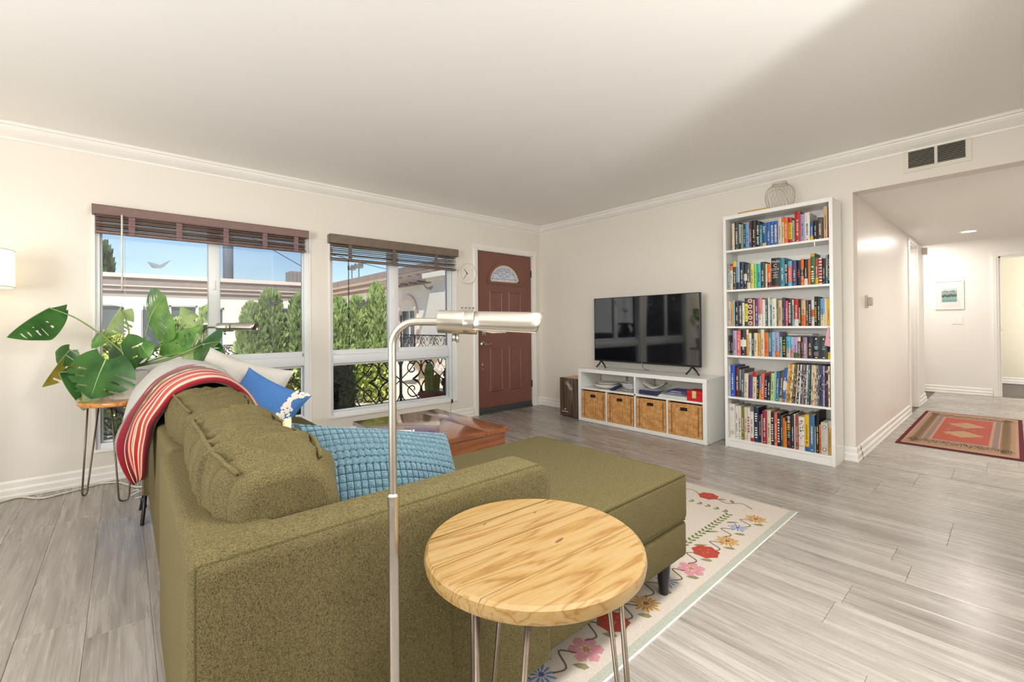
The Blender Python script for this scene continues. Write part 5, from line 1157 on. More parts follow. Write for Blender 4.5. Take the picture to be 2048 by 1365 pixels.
BOOKS = [
 (1.718, [(1.635,1.612,0.239,'cream','n',0), (1.6112,1.575,0.244,'charcoal','w',0), (1.5742,1.56,0.222,'pale grey','b2:black',0), (1.5592,1.54,0.219,'sage green','n',0), (1.5392,1.523,0.218,'dark green','w',0), (1.5222,1.492,0.212,'sky blue','w',0), (1.4912,1.471,0.231,'maroon','w',0), (1.4702,1.436,0.235,'black','w',0), (1.4352,1.408,0.222,'black','W',0), (1.4072,1.388,0.187,'teal','w',0), (1.3872,1.356,0.197,'blue','J',0), (1.3552,1.327,0.2,'royal blue','w',0), (1.3262,1.301,0.2,'royal blue','W',0), (1.3002,1.27,0.199,'royal blue','W',0), (1.2692,1.243,0.212,'cream','d',0), (1.2422,1.225,0.224,'cream','t:coral',0), (1.2242,1.197,0.215,'orange','d',0), (1.1962,1.169,0.208,'yellow','tb:red',0), (1.1682,1.152,0.181,'pale teal','d',0), (1.151,1.11,0.244,'red','w',0), (1.1092,1.082,0.218,'lavender','w',0), (1.0812,1.046,0.222,'white','d',0), (1.043,1.023,0.142,'blue','b2:yellow',0), (1.022,0.998,0.153,'black','w',0), (0.9972,0.962,0.171,'brown','w',0), (0.957,0.932,0.249,'tan','d',0), (0.9312,0.9175,0.094,'maroon','n',0)]),
 (1.373, [(1.6635,1.645,0.229,'grey blue','d',0), (1.6442,1.621,0.211,'cream','t:orange',0), (1.6202,1.592,0.248,'charcoal','t:yellow',0), (1.5912,1.564,0.242,'pale blue','b2:navy',0), (1.5632,1.532,0.236,'navy','w',0), (1.5312,1.505,0.206,'black','m:cream',0), (1.5042,1.478,0.213,'slate','b2:cream',0), (1.4772,1.451,0.21,'pale yellow','d',0), (1.4502,1.427,0.207,'lime green','d',0), (1.4262,1.396,0.204,'cyan','d',0), (1.3952,1.364,0.217,'dark green','w',0), (1.3632,1.348,0.2,'cream','n',0), (1.3472,1.317,0.196,'orange','b2:maroon',0), (1.3162,1.253,0.238,'black','C',0), (1.2522,1.218,0.233,'teal','w',0), (1.2172,1.196,0.209,'navy','W',0), (1.1952,1.167,0.201,'coral','tb:cyan',0), (1.165,1.135,0.204,'indigo','w',0), (1.1342,1.105,0.201,'black','r',0), (1.1042,1.084,0.207,'orange','m:black',0), (1.0832,1.059,0.202,'black','b2:white',0), (1.0582,1.041,0.206,'orange','n',0), (1.04,1.01,0.242,'green','G',0), (1.0092,0.989,0.204,'brick red','b2:yellow',0), (0.9882,0.967,0.202,'white','s:red',0), (0.9662,0.942,0.195,'black','w',0), (0.9412,0.927,0.218,'grey','b2:teal',0), (0.9262,0.9175,0.224,'black','W',0)]),
 (1.055, [(1.6635,1.643,0.219,'pale grey','d',0), (1.6422,1.624,0.216,'gold','d',0), (1.6232,1.609,0.227,'pale blue','n',0), (1.6082,1.577,0.212,'black','w',0), (1.5762,1.548,0.21,'black','W',0), (1.5472,1.529,0.202,'white','d',0), (1.528,1.503,0.239,'lime yellow','tb:charcoal',0), (1.5022,1.461,0.238,'maroon','o',0), (1.4602,1.447,0.224,'tan','n',0), (1.4462,1.42,0.233,'purple','w',0), (1.4192,1.39,0.236,'pink','b4:white',0), (1.3892,1.365,0.221,'white','n',0), (1.3642,1.348,0.219,'slate','w',0), (1.3472,1.331,0.233,'white','n',0), (1.3302,1.318,0.218,'teal','t:pale green',0), (1.3172,1.283,0.226,'white','d',0), (1.2822,1.271,0.211,'olive','w',0), (1.2702,1.242,0.21,'beige','d',0), (1.2412,1.228,0.229,'charcoal','w',0), (1.2272,1.216,0.217,'purple','n',0), (1.2152,1.198,0.203,'coral','w',0), (1.1972,1.17,0.22,'plum','W',0), (1.1692,1.156,0.21,'pale teal','t:cream',0), (1.1552,1.125,0.213,'red','b2:white',0), (1.1242,1.108,0.203,'black','W',0), (1.1072,1.077,0.204,'tan','b4:orange',0), (1.0762,1.057,0.199,'brown','w',0), (1.0562,1.04,0.2,'navy','W',0), (1.0392,1.019,0.201,'white','m:orange',0), (1.0182,0.999,0.226,'black','y',0), (0.9982,0.981,0.214,'dark green','w',0), (0.9802,0.954,0.209,'sky blue','b4:cream',0), (0.9532,0.936,0.208,'cream','n',0), (0.9352,0.9175,0.205,'yellow','d',0)]),
 (0.802, [(1.6635,1.66,0.171,'black','b1:red',0), (1.6592,1.644,0.172,'black','b1:green',0), (1.6432,1.627,0.172,'black','b1:green',0), (1.626,1.596,0.214,'lilac','d',0), (1.5952,1.563,0.214,'coral','w',0), (1.5622,1.517,0.221,'black','m:white',0), (1.5162,1.498,0.224,'gold','t:cream',0), (1.4972,1.475,0.193,'white','d',0), (1.4742,1.454,0.193,'dark green','w',0), (1.4532,1.426,0.195,'cream','d',0), (1.4252,1.404,0.196,'gold','d',0), (1.403,1.376,0.226,'cream','d',0), (1.3752,1.344,0.198,'orange','R',0), (1.3432,1.32,0.199,'teal','b2:blue',0), (1.3192,1.296,0.203,'pale blue','d',0), (1.2952,1.263,0.204,'lavender','b2:orange',0), (1.2622,1.243,0.165,'pale teal','d',0), (1.2422,1.213,0.168,'black','y',0), (1.2122,1.185,0.168,'cyan','b4:pale grey',0), (1.1842,1.163,0.166,'pale blue','b4:pink',0), (1.1622,1.134,0.166,'lilac','b2:green',0), (1.1332,1.111,0.165,'brown','t:cream',0), (1.1102,1.096,0.167,'dark brown','w',0), (1.0952,1.067,0.165,'mauve','w',0), (1.0662,1.034,0.168,'navy','y',0), (1.033,0.982,0.171,'black','A',0), (0.9812,0.937,0.169,'charcoal','A',0), (0.9362,0.9175,0.157,'yellow','m:black',0)]),
 (0.442, [(1.6635,1.651,0.265,'white','d',0), (1.6502,1.612,0.27,'cobalt','w',0), (1.6112,1.578,0.257,'maroon','w',2), (1.5772,1.565,0.237,'pale teal','b2:navy',2), (1.5642,1.535,0.241,'slate','w',4), (1.5342,1.503,0.207,'cream','d',8), (1.5022,1.468,0.19,'purple','n',6), (1.467,1.436,0.229,'cream','t:red',8), (1.4352,1.417,0.195,'black','y',8), (1.4162,1.402,0.197,'sky blue','b4:yellow',10), (1.4012,1.374,0.219,'coral','w',12), (1.3732,1.355,0.196,'navy','W',12), (1.3542,1.329,0.202,'black','w',12), (1.3282,1.3,0.225,'pale green','d',14), (1.2992,1.285,0.236,'pale teal','n',20), (1.2842,1.259,0.237,'blue','b2:teal',22), (1.258,1.23,0.246,'brown','b1:gold',30), (1.2292,1.204,0.271,'royal blue','m:white',40)]),
 (0.078, [(1.6635,1.617,0.296,'white','B',0), (1.6162,1.591,0.283,'white','d',0), (1.5902,1.566,0.286,'white','d',0), (1.5652,1.539,0.28,'olive','w',0), (1.5382,1.516,0.281,'cream','d',0), (1.5152,1.493,0.284,'white','r',0), (1.4922,1.464,0.251,'white','b1:red',0), (1.4632,1.426,0.292,'navy','W',0), (1.4252,1.408,0.23,'navy','w',0), (1.407,1.397,0.241,'tan','n',0), (1.396,1.362,0.273,'crimson','w',0), (1.3612,1.332,0.279,'cream','d',0), (1.3312,1.309,0.269,'black','W',0), (1.3082,1.285,0.268,'coral','w',0), (1.2842,1.262,0.267,'black','W',0), (1.2612,1.244,0.249,'slate','w',0), (1.2432,1.23,0.234,'orange','n',0), (1.2292,1.218,0.208,'gold','n',0), (1.217,1.186,0.275,'black','M',0), (1.1852,1.164,0.268,'plum','w',0), (1.1632,1.155,0.277,'white','n',0), (1.1542,1.135,0.265,'brick red','w',0), (1.1342,1.093,0.261,'white','F',0), (1.0922,1.062,0.284,'yellow','b1:blue',0), (1.0612,1.025,0.285,'steel blue','w',0), (1.0242,1.019,0.201,'pale green','n',0), (1.017,0.998,0.316,'black','w',0), (0.9972,0.985,0.219,'orange','r',0), (0.984,0.939,0.241,'pale grey','B',0), (0.937,0.9175,0.26,'gold','t:pale grey',0)]),
]
PAL = {'cream': '#dccdb2', 'charcoal': '#373c3a', 'pale grey': '#c3c0b8', 'sage green': '#7f978a', 'dark green': '#26423a', 'sky blue': '#6fa0d2', 'maroon': '#5e1f26', 'black': '#1c1c1f', 'teal': '#2f8494', 'blue': '#235a94', 'royal blue': '#2e62a8', 'orange': '#dd7029', 'yellow': '#e2b322', 'pale teal': '#8fb6b2', 'red': '#b0221f', 'lavender': '#9d9fc4', 'white': '#dedbd3', 'brown': '#5f4a40', 'tan': '#d3b187', 'grey blue': '#8195a3', 'pale blue': '#97b8cf', 'navy': '#1f2b48', 'slate': '#4d5a62', 'pale yellow': '#e4d47a', 'lime green': '#7fcf5a', 'cyan': '#4fb4cc', 'coral': '#d8695b', 'indigo': '#45477c', 'green': '#3f6a3c', 'brick red': '#9c4a3c', 'grey': '#8d9290', 'gold': '#cf9b3f', 'lime yellow': '#d9dc4a', 'purple': '#56397a', 'pink': '#d97f86', 'pale green': '#b3cf8c', 'olive': '#7a7426', 'beige': '#cbb99a', 'plum': '#3a2438', 'lilac': '#b79fc9', 'dark brown': '#3a2a24', 'mauve': '#9a7f95', 'crimson': '#9a2440', 'cobalt': '#1f4fae', 'steel blue': '#3f6a94'}
M_page = mat('book_pages', '#d9cfbc', 0.9, var=0.08, scale=200)
def bk(c): return mat('book_'+c.replace(' ', '_'), PAL[c], 0.5, var=0.08, scale=40)
M_lw, M_ld, M_lr, M_ly = mat('foil_white', '#e6e2d8', 0.5), mat('ink_dark', '#3b3a40', 0.6), mat('ink_red', '#b4322c', 0.6), mat('ink_yellow', '#d8b04a', 0.6)
SHELF = ['bottom', 'fifth', 'fourth', 'third', 'second', 'top']
ORD = ['leftmost', 'second from left', 'third from left', 'fourth from left', 'fifth from left', 'sixth from left', 'seventh from left', 'eighth from left', 'ninth from left', 'tenth from left']
def ordinal(i, n):
    if i == n-1: return 'rightmost'
    if i < 10: return ORD[i]
    if n-1-i < 10: return ORD[n-1-i].replace('left', 'right') if n-1-i else 'rightmost'
    w = ['eleventh', 'twelfth', 'thirteenth', 'fourteenth', 'fifteenth', 'sixteenth', 'seventeenth', 'eighteenth', 'nineteenth', 'twentieth', 'twenty-first', 'twenty-second', 'twenty-third', 'twenty-fourth']
    return w[i-10]+' from left'
SN = ['top bookcase shelf', 'second bookcase shelf', 'third bookcase shelf', 'fourth bookcase shelf', 'fifth bookcase shelf', 'bottom bookcase shelf']
rng = random.Random(21)
def book_mesh(w, h, d, c, s, rng):
    """spine faces -X at x=0; width along Y, bottom at z=0"""
    mats = [bk(c), M_page]; b = MB(); t = min(0.0022, w*0.15); y0, y1 = -w/2, w/2
    bands = [(0, h, 0)]
    if ':' in s:
        k, c2 = s.split(':'); mats.append(bk(c2)); f = {'b1': [(0, .12*h, 2), (.12*h, h, 0)], 'b2': [(0, .25*h, 2), (.25*h, h, 0)], 'b4': [(0, .42*h, 2), (.42*h, h, 0)], 't': [(0, .8*h, 0), (.8*h, h, 2)], 'tb': [(0, .16*h, 2), (.16*h, .8*h, 0), (.8*h, h, 2)], 'm': [(0, .35*h, 0), (.35*h, .62*h, 2), (.62*h, h, 0)]}
        bands = f[k] if k in f else [(i*h/17, (i+1)*h/17, 2 if i % 2 else 0) for i in range(17)]
    bulge = min(0.0035, w*0.12)
    prof = [(0.003, y0), (0.0008, y0+w*0.2), (-bulge+0.001, 0), (0.0008, y1-w*0.2), (0.003, y1)]
    for za, zb, mi in bands:
        vs = [(x, y, z) for z in (za, zb) for x, y in prof]; b.add(vs, [(i, i+1, i+6, i+5) for i in range(4)], mi)
    # cap ends of the spine, covers, pages
    b.add([(x, y, z) for z in (0, h) for x, y in prof+[(0.004, y1), (0.004, y0)]], [tuple(range(7)), tuple(range(13, 6, -1))], 0)
    b.box(0.003, d, y0, y0+t, 0, h, 0); b.box(0.003, d, y1-t, y1, 0, h, 0); b.box(0.004, d-0.004, y0+t, y1-t, 0.003, h-0.004, 1)
    yx = -bulge-0.0002
    def marks(mi, n, z0, z1, ww, gap=0.35, xx=yx):
        st = (z1-z0)/n
        for i in range(n):
            if rng.random() < 0.12: continue
            hh = st*(1-gap)*rng.uniform(0.7, 1.0); a = ww*rng.uniform(0.55, 1.0); b.box(xx-0.0003, xx+0.0012, -a, a, z0+i*st, z0+i*st+hh, mi)
    key = s.split(':')[0]
    def ink(m): mats.append(m); return len(mats)-1
    dk = c in ('cream', 'pale grey', 'white', 'pale teal', 'pale yellow', 'beige', 'tan', 'pale blue', 'yellow', 'lilac', 'pale green', 'gold', 'lavender', 'sky blue', 'lime green', 'cyan', 'lime yellow', 'pink')
    if key in ('w', 'd') or ':' in s: marks(ink(M_ld if dk else M_lw), rng.randint(9, 15), h*0.22, h*rng.uniform(0.6, 0.82), w*0.17); marks(len(mats)-1, 1, h*0.05, h*0.085, w*0.2)
    if key == 'W': marks(ink(M_lw), rng.randint(8, 12), h*0.12, h*0.86, w*0.30)
    if key == 'y': marks(ink(M_ly), 11, h*0.15, h*0.85, w*0.28)
    if key == 'r': marks(ink(M_lr), 6, h*0.25, h*0.75, w*0.32)
    if key == 'M': 
        for q, m in enumerate((M_lr, bk('pale teal'), M_ly, M_lw)): marks(ink(m), 4, h*(0.08+q*0.22), h*(0.28+q*0.22), w*0.36)
    def word(txt, size, z, mi, rot=True):
        M = Matrix.Translation((yx-0.0003, 0, z)) @ Matrix(((0, 0, -1, 0), (-1, 0, 0, 0), (0, 1, 0, 0), (0, 0, 0, 1)))
        if rot: M = M @ Matrix.Rotation(-PI/2, 4, 'Z')
        b.text(txt, size, M, mi, 0.0004)
    if key == 'J': word('Japan', w*0.95, h*0.72, ink(M_lw)); b.box(yx-0.0003, yx+0.001, -w*0.45, w*0.45, 0.003, h*0.16, ink(bk('tan')))
    if key == 'C':
        q = ink(M_lw); word('MAAS', w*0.42, h*0.87, q, False); word('C', w*0.62, h*0.73, q, False); word('CITY', w*0.42, h*0.60, q, False)
        for i, a in enumerate((0.30, 0.12, 0.30, 0.2, 0.32)): b.box(yx-0.0003, yx+0.001, -w*a, w*a, h*(0.50-i*0.045), h*(0.505-i*0.045)+0.002, q)
        b.box(yx-0.0003, yx+0.001, -w*0.47, w*0.47, 0.002, h*0.05, ink(bk('brick red')))
    if key == 'G': marks(ink(M_lw), 7, h*0.10, h*0.62, w*0.30); b.box(yx-0.0003, yx+0.001, -w*0.48, w*0.48, h*0.9, h*0.998, ink(bk('gold')))
    if key == 'R': marks(ink(M_lr), 8, h*0.1, h*0.66, w*0.22)
    if key == 'A':
        q = ink(M_lw); b.prism([(-w*0.14, h*0.86), (w*0.14, h*0.86), (0, h*0.95)], yx-0.0006, yx+0.001, 'X', q); b.box(yx-0.0003, yx+0.001, -w*.15, w*.15, h*.04, h*.075, q)
        marks(ink(bk('slate')), 3, h*.62, h*.78, w*.36); marks(ink(bk('pale blue')), 4, h*.42, h*.58, w*.26); marks(ink(bk('mauve')), 3, h*.14, h*.34, w*.34)
    if key == 'o':
        q = ink(M_lw); q2 = ink(bk('brick red'))
        for i in range(5): b.lathe([(w*0.42, -0.0006), (w*0.42, 0.001)], 14, (yx, 0, h*(0.1+i*0.2)), q, axis='X'); b.lathe([(w*0.27, -0.001), (w*0.27, 0.001)], 12, (yx, 0, h*(0.1+i*0.2)), q2, axis='X')
    if key == 'B':
        q = ink(M_ld); q2 = ink(M_lw)
        for f in (0.16, 0.86): b.lathe([(w*0.26, -0.0006), (w*0.26, 0.001)], 18, (yx, 0, h*f), q, axis='X'); b.lathe([(w*0.18, -0.001), (w*0.18, 0.001)], 16, (yx, 0, h*f), q2, axis='X')
        b.box(yx-0.0004, yx+0.001, -w*0.36, w*0.36, h*0.26, h*0.27, q2)
    if key == 'F':
        for m, n2 in ((bk('sage green'), 9), (M_ld, 7), (M_ly, 5)):
            q = ink(m)
            for i in range(n2): y, z = rng.uniform(-w*.4, w*.4), rng.uniform(h*.35, h*.9); b.box(yx-0.0003, yx+0.001, y-0.003, y+0.003, z-0.005, z+0.005, q)
        b.box(yx-0.0003, yx+0.001, -w*.4, w*.4, h*.12, h*.13, ink(M_lr))
    return b, mats
names_seen = {}
for si, (zb, row) in enumerate(BOOKS):
    n = len(row)
    for i, (ya, yb2, h, c, s, ln) in enumerate(row):
        w = ya-yb2-0.0006; d = min(0.225, rng.uniform(0.13, 0.19)+0.05*(si > 3)); x0 = 3.984+0.008+rng.uniform(0.0, 0.010)+(0.02 if si == 0 else 0)
        b, mats = book_mesh(w, h, d, c, s, rng); off = ln/8.904*0.0046; y = (ya+yb2)/2
        o = b.build('book', mats, None); o.location = (x0, y+off, zb)
        if off: o.rotation_euler = (math.atan2(off, h), 0, 0); o.location.z += w/2*math.sin(math.atan2(off, h))
        kind = 'white ring binder' if s == 'B' and c == 'white' else ('patterned grey ring binder' if s == 'B' else c+(' book with '+s.split(':')[1]+' band' if ':' in s else ' book'))
        tag(o, f'{kind}, {ordinal(i, n)} on the {SN[si]}', 'binder' if s == 'B' else 'book', 'books on the '+SN[si])
# records at the right of the fifth shelf
RC = ['tan', 'gold', 'gold', 'cream', 'olive', 'brown', 'beige', 'navy', 'white', 'slate', 'mauve', 'brown', 'pale grey', 'teal', 'dark brown', 'beige', 'cream', 'tan', 'grey', 'slate', 'charcoal', 'purple', 'lavender', 'black', 'maroon', 'cream']
y = 1.196; nrec = len(RC)
for i, c in enumerate(RC):
    w = (1.196-0.921)/nrec; ln = 0.030*(1-i/nrec)**1.3; h = 0.310; x0 = 3.985+rng.uniform(0, 0.006); a = math.atan2(ln, h)
    b = MB(); b.box(0, 0.205, -w*0.44, w*0.44, 0, h-rng.uniform(0, 0.004), 0); q = 1
    for k in range(9):
        z = rng.uniform(0.01, h-0.05); b.box(-0.0004, 0.001, -w*0.2, w*0.2, z, z+rng.uniform(0.005, 0.03), rng.choice((1, 2)))
    o = b.build('record', [bk(c), M_ld, M_lw]); o.location = (x0, y-w/2+ln, 0.442+0.0025*math.sin(a)+0.0005); o.rotation_euler = (a, 0, 0)
    tag(o, f'{c} record sleeve, {ordinal(i, nrec)} among the records on the bookcase', 'record', 'records on the bookcase fifth shelf'); y -= w
# loose things on and in the bookcase
solo('flat_book', MB().rbox(3.99, 4.14, 1.03, 1.20, 0.9835, 0.991, 0.001, 1), bk('pale grey'), (4.06, 1.1, 0.9835), 'pale thin book lying flat on the fourth shelf paperbacks', 'book')
solo('grey_board_book', MB().rbox(4.12, 4.20, 0.9175, 0.945, 1.7185, 1.955, 0.001, 1), bk('grey'), (4.16, 0.93, 1.7185), 'tall grey book behind the maroon one on the top shelf', 'book')
b = MB(); b.add([(3.969, 0.926, 1.045), (3.969, 0.918, 1.055), (3.967, 0.912, 0.90), (3.967, 0.948, 0.905), (3.9675, 0.935, 0.99)], [(0, 1, 2, 3, 4)]); o = solo('pink_ribbon', b, mat('pink_ribbon', '#d9a3ac', 0.8), (3.968, 0.93, 0.9), 'pink ribbon hanging at the right side of the bookcase', 'ribbon'); o.modifiers.new('thickness', 'SOLIDIFY').thickness = 0.0015
solo('wooden_stick', MB().rbox(3.985, 4.005, 1.32, 1.57, 2.0205, 2.036, 0.002, 1), mat('raw_pine_stick', '#c9a35c', 0.5), (3.995, 1.45, 2.0205), 'pale wooden stick lying on top of the bookcase', 'stick')
solo('bookmark', MB().box(3.968, 3.9695, 1.0, 1.008, 1.665, 1.70), M_lw, (3.969, 1.0, 1.665), 'white bookmark ribbon hanging from the top bookcase shelf', 'bookmark')
# wire lantern
ln_ = thing('wire_lantern', 'cream wire mesh lantern on top of the bookcase', 'lantern', (4.09, 1.275, 2.0205))
M_wire = mat('cream_wire', '#b9ae9c', 0.5, 0.2); prof = [(0.055, 0.004), (0.085, 0.02), (0.105, 0.07), (0.106, 0.12), (0.095, 0.165), (0.065, 0.195), (0.052, 0.205), (0.052, 0.222)]
b = MB(); n = 22
P = smooth_path([(r, 0, z) for r, z in prof], 4)
for s in (-1, 1):
    for j in range(n):
        q0 = 2*PI*j/n; b.tube([(p.x*math.cos(q0+s*1.1*i/len(P)), p.x*math.sin(q0+s*1.1*i/len(P)), p.z) for i, p in enumerate(P)], 0.0009, 4)
b.build('mesh_cage', M_wire, ln_)['kind'] = 'stuff'
for r, z in ((0.055, 0.004), (0.052, 0.222), (0.055, 0.205)): MB().tube([(r*math.cos(a), r*math.sin(a), z) for a in [2*PI*i/28 for i in range(28)]], 0.002, 5, closed=True).build('hoop', M_wire, ln_)
MB().tube(smooth_path([(-0.004, -0.075, 0.02), (-0.1, -0.062, 0.10), (-0.09, -0.045, 0.135), (-0.1, 0.0, 0.142), (-0.09, 0.045, 0.135), (-0.1, 0.062, 0.10), (-0.004, 0.075, 0.02)]), 0.0018, 5).build('handle', M_wire, ln_)

# ------------------------------------------------------------------ wall fittings
vt = thing('return_air_vent', 'white double louvred air vent high above the hallway opening', 'vent', (XW, 0.35, 2.155))
vy, vz = 0.172, 0.183
b = MB()
for q in ((-vy, vy, 0, 0.028), (-vy, vy, vz-0.028, vz), (-vy, -vy+0.028, 0.028, vz-0.028), (vy-0.028, vy, 0.028, vz-0.028), (-0.008, 0.008, 0.028, vz-0.028)): b.box(-0.008, 0, q[0], q[1], q[2], q[3])
b.build('frame', mat('aged_white_metal', '#e6e0cf', 0.4), vt); MB().box(-0.0012, -0.0004, -vy+0.02, vy-0.02, 0.02, vz-0.02).build('dark_duct', mat('dark_duct', '#231f1a', 0.8), vt)
for s in (-1, 1):
    for k in range(11):
        z = 0.034+k*0.0115; ya, yb2 = (0.008, vy-0.028) if s > 0 else (-vy+0.028, -0.008)
        MB().add([(-0.007, ya, z), (-0.007, yb2, z), (-0.0015, yb2, z+0.003), (-0.0015, ya, z+0.003), (-0.007, ya, z+0.001), (-0.007, yb2, z+0.001), (-0.0015, yb2, z+0.004), (-0.0015, ya, z+0.004)], [(0, 1, 2, 3), (4, 7, 6, 5), (0, 4, 5, 1), (1, 5, 6, 2), (2, 6, 7, 3), (3, 7, 4, 0)]).build('louvre', mat('aged_white_metal', '#e6e0cf', 0.4), vt)
th = thing('thermostat', 'small beige thermostat on the hallway wall', 'thermostat', (4.69, HY1, 1.20))
MB().rbox(-0.05, 0.0, -0.012, 0, 0.0, 0.105, 0.003, 2).build('wall_plate', mat('beige_plastic', '#cfc6b4', 0.5), th, True, angle=0.6); MB().rbox(-0.045, 0.05, -0.035, -0.012, 0.018, 0.088, 0.004, 2).build('case', mat('grey_beige_plastic', '#b9b3a3', 0.45), th, True, angle=0.6)
solo('door_chime', MB().rbox(8.12, 8.2, HY1-0.05, HY1, 1.99, 2.08, 0.004, 2), mat('beige_plastic', '#cfc6b4', 0.5), (8.16, HY1, 1.99), 'small white chime box high on the hallway corner', 'chime')
pf = thing('framed_picture', 'framed grey-green lake photograph on the hallway end wall', 'picture', (HX, 0.645, 1.265))
b = MB()
for q in ((-0.155, 0.155, 0, 0.014), (-0.155, 0.155, 0.416, 0.43), (-0.155, -0.141, 0.014, 0.416), (0.141, 0.155, 0.014, 0.416)): b.box(-0.0165, 0, *q)
b.build('frame', M_trim, pf); MB().box(-0.010, -0.002, -0.142, 0.142, 0.013, 0.417).build('mat_board', mat('white_mat', '#f2eee6', 0.8), pf)
def lake():
    m, nt, b2 = newmat('lake_photo_print'); tc = nd(nt, 'ShaderNodeTexCoord'); sp2 = nd(nt, 'ShaderNodeSeparateXYZ'); nt.links.new(tc.outputs['Generated'], sp2.inputs[0]); n = nd(nt, 'ShaderNodeTexNoise', Scale=7.0, Detail=6.0); nt.links.new(tc.outputs['Generated'], n.inputs['Vector'])
    a = nd(nt, 'ShaderNodeMath', operation='MULTIPLY_ADD'); a.inputs[1].default_value = 0.35; nt.links.new(n.outputs['Fac'], a.inputs[0]); nt.links.new(sp2.outputs[2], a.inputs[2])
    nt.links.new(ramp(nt, a.outputs[0], [(0.15, lin('#6d9a98')), (0.52, lin('#8fb3ae')), (0.58, lin('#3c4a40')), (0.70, lin('#5b6b64')), (0.85, lin('#a9b5b0')), (1.0, lin('#4e5f5c')), (1.1, lin('#c8cfca'))]), b2.inputs['Base Color']); b2.inputs['Roughness'].default_value = 0.4; return m
MB().box(-0.0112, -0.0102, -0.080, 0.082, 0.11, 0.31).build('print', lake(), pf); MB().box(-0.014, -0.0132, -0.142, 0.142, 0.013, 0.417).build('glazing', glass_mat('picture_glass', (1, 1, 1), ior=1.12), pf)
sw = thing('light_switch', 'white light switch plate below the hallway picture', 'switch', (HX, 0.565, 1.04))
MB().rbox(-0.006, 0, -0.06, 0.06, 0, 0.12, 0.002, 2).build('plate', M_trim, sw); MB().rbox(-0.010, -0.006, -0.035, -0.005, 0.03, 0.09, 0.001, 1).build('rocker', M_white, sw); MB().rbox(-0.010, -0.006, 0.005, 0.035, 0.03, 0.09, 0.001, 1).build('rocker', M_white, sw)
dl = thing('recessed_downlight', 'round recessed ceiling light in the hallway', 'lamp', (7.12, 0.33, HZ))
MB().lathe([(0.06, -0.004), (0.085, -0.004), (0.088, 0.0), (0.06, 0.0)], 32, cap=False).build('trim_ring', M_trim, dl); MB().lathe([(0.0, -0.002), (0.062, -0.002)], 32, cap=False).build('diffuser', mat('lit_diffuser', '#fff6e6', 0.5, emit=(1.0, 0.93, 0.82), estr=9.0), dl)
light('downlight_lamp', 'AREA', (7.12, 0.33, HZ-0.012), 12, (1.0, 0.95, 0.88), (0, 0, -1), shape='DISK', size=0.12)
light('hall_lamp_second', 'AREA', (5.4, -0.7, HZ-0.012), 26, (1.0, 0.95, 0.89), (0, 0, -1), shape='DISK', size=0.3)
light('hall_lamp_end', 'AREA', (8.7, 0.9, 2.27), 16, (1.0, 0.96, 0.91), (0, 0, -1), shape='DISK', size=0.3)
light('bedroom_daylight', 'AREA', (HX+1.1, -1.42, 1.3), 40, (1.0, 0.98, 0.94), (0, 1, 0), shape='RECTANGLE', size=1.2, size_y=1.3)
light('closet_fill_light', 'AREA', (7.25, 1.25, 2.18), 5, (1.0, 0.94, 0.88), (0, 0, -1), shape='DISK', size=0.2)  # fill light added so the closet inside does not go black
solo('coat_hook', MB().lathe([(0.02, 0), (0.02, 0.02), (0.01, 0.03)], 12, (HX+2.07, -0.16, 1.36), axis='X'), M_blk, (HX+2.09, -0.16, 1.36), 'small dark hook on the bedroom wall', 'hook')
# clock and key rail
ck = thing('wall_clock', 'round white wall clock between the window and the door', 'clock', (3.022, YW, 1.694))
def ylathe(p, n=40): 
    b = MB().lathe(p, n, axis='Y', cap=False); b.v = [(x, -y, z) for x, y, z in b.v]; return b
ylathe([(0.0, 0.001), (0.122, 0.001), (0.124, 0.006), (0.124, 0.028), (0.118, 0.032), (0.112, 0.028), (0.112, 0.014)]).build('case', mat('cream_clock_case', '#f3eee3', 0.4), ck, True, angle=0.6)
ylathe([(0.0, 0.014), (0.112, 0.014)]).build('dial', mat('ivory_dial', '#f0ebdf', 0.6), ck)
b = MB()
for k in range(12):
    q = 2*PI*k/12; b.text(str(k or 12), 0.020, Matrix.Translation((0.09*math.sin(q), -0.0146, 0.09*math.cos(q))) @ Matrix(((1, 0, 0, 0), (0, 0, -1, 0), (0, 1, 0, 0), (0, 0, 0, 1))), 0, 0.0002)
b.build('numerals', mat('pale_grey_numerals', '#d0cabd', 0.6), ck)
def hand(q, l, w, nm): 
    b = MB().box(-w, w, -0.0175, -0.0165, -0.012, l); b.xform(Matrix.Rotation(q, 4, 'Y')); b.build(nm, mat('dark_hand', '#3a3833', 0.5), ck)
hand(math.radians(-41), 0.062, 0.003, 'hour_hand'); hand(math.radians(-147), 0.085, 0.0024, 'minute_hand'); ylathe([(0.0, 0.019), (0.007, 0.019), (0.007, 0.015)], 12).build('pivot', mat('dark_hand', '#3a3833', 0.5), ck)
kr = thing('key_rail', 'white key rail with four dark hooks beside the door', 'rack', (3.02, YW, 1.26))
MB().rbox(-0.105, 0.10, -0.012, 0, 0, 0.03, 0.002, 1).build('rail', M_trim, kr)
for k in range(4): MB().tube(smooth_path([(-0.08+k*0.053, -0.012, 0.024), (-0.08+k*0.053, -0.03, 0.020), (-0.08+k*0.053, -0.034, 0.028), (-0.072+k*0.053, -0.036, 0.036)]), 0.0035, 6).build('hook', M_blk, kr, True)
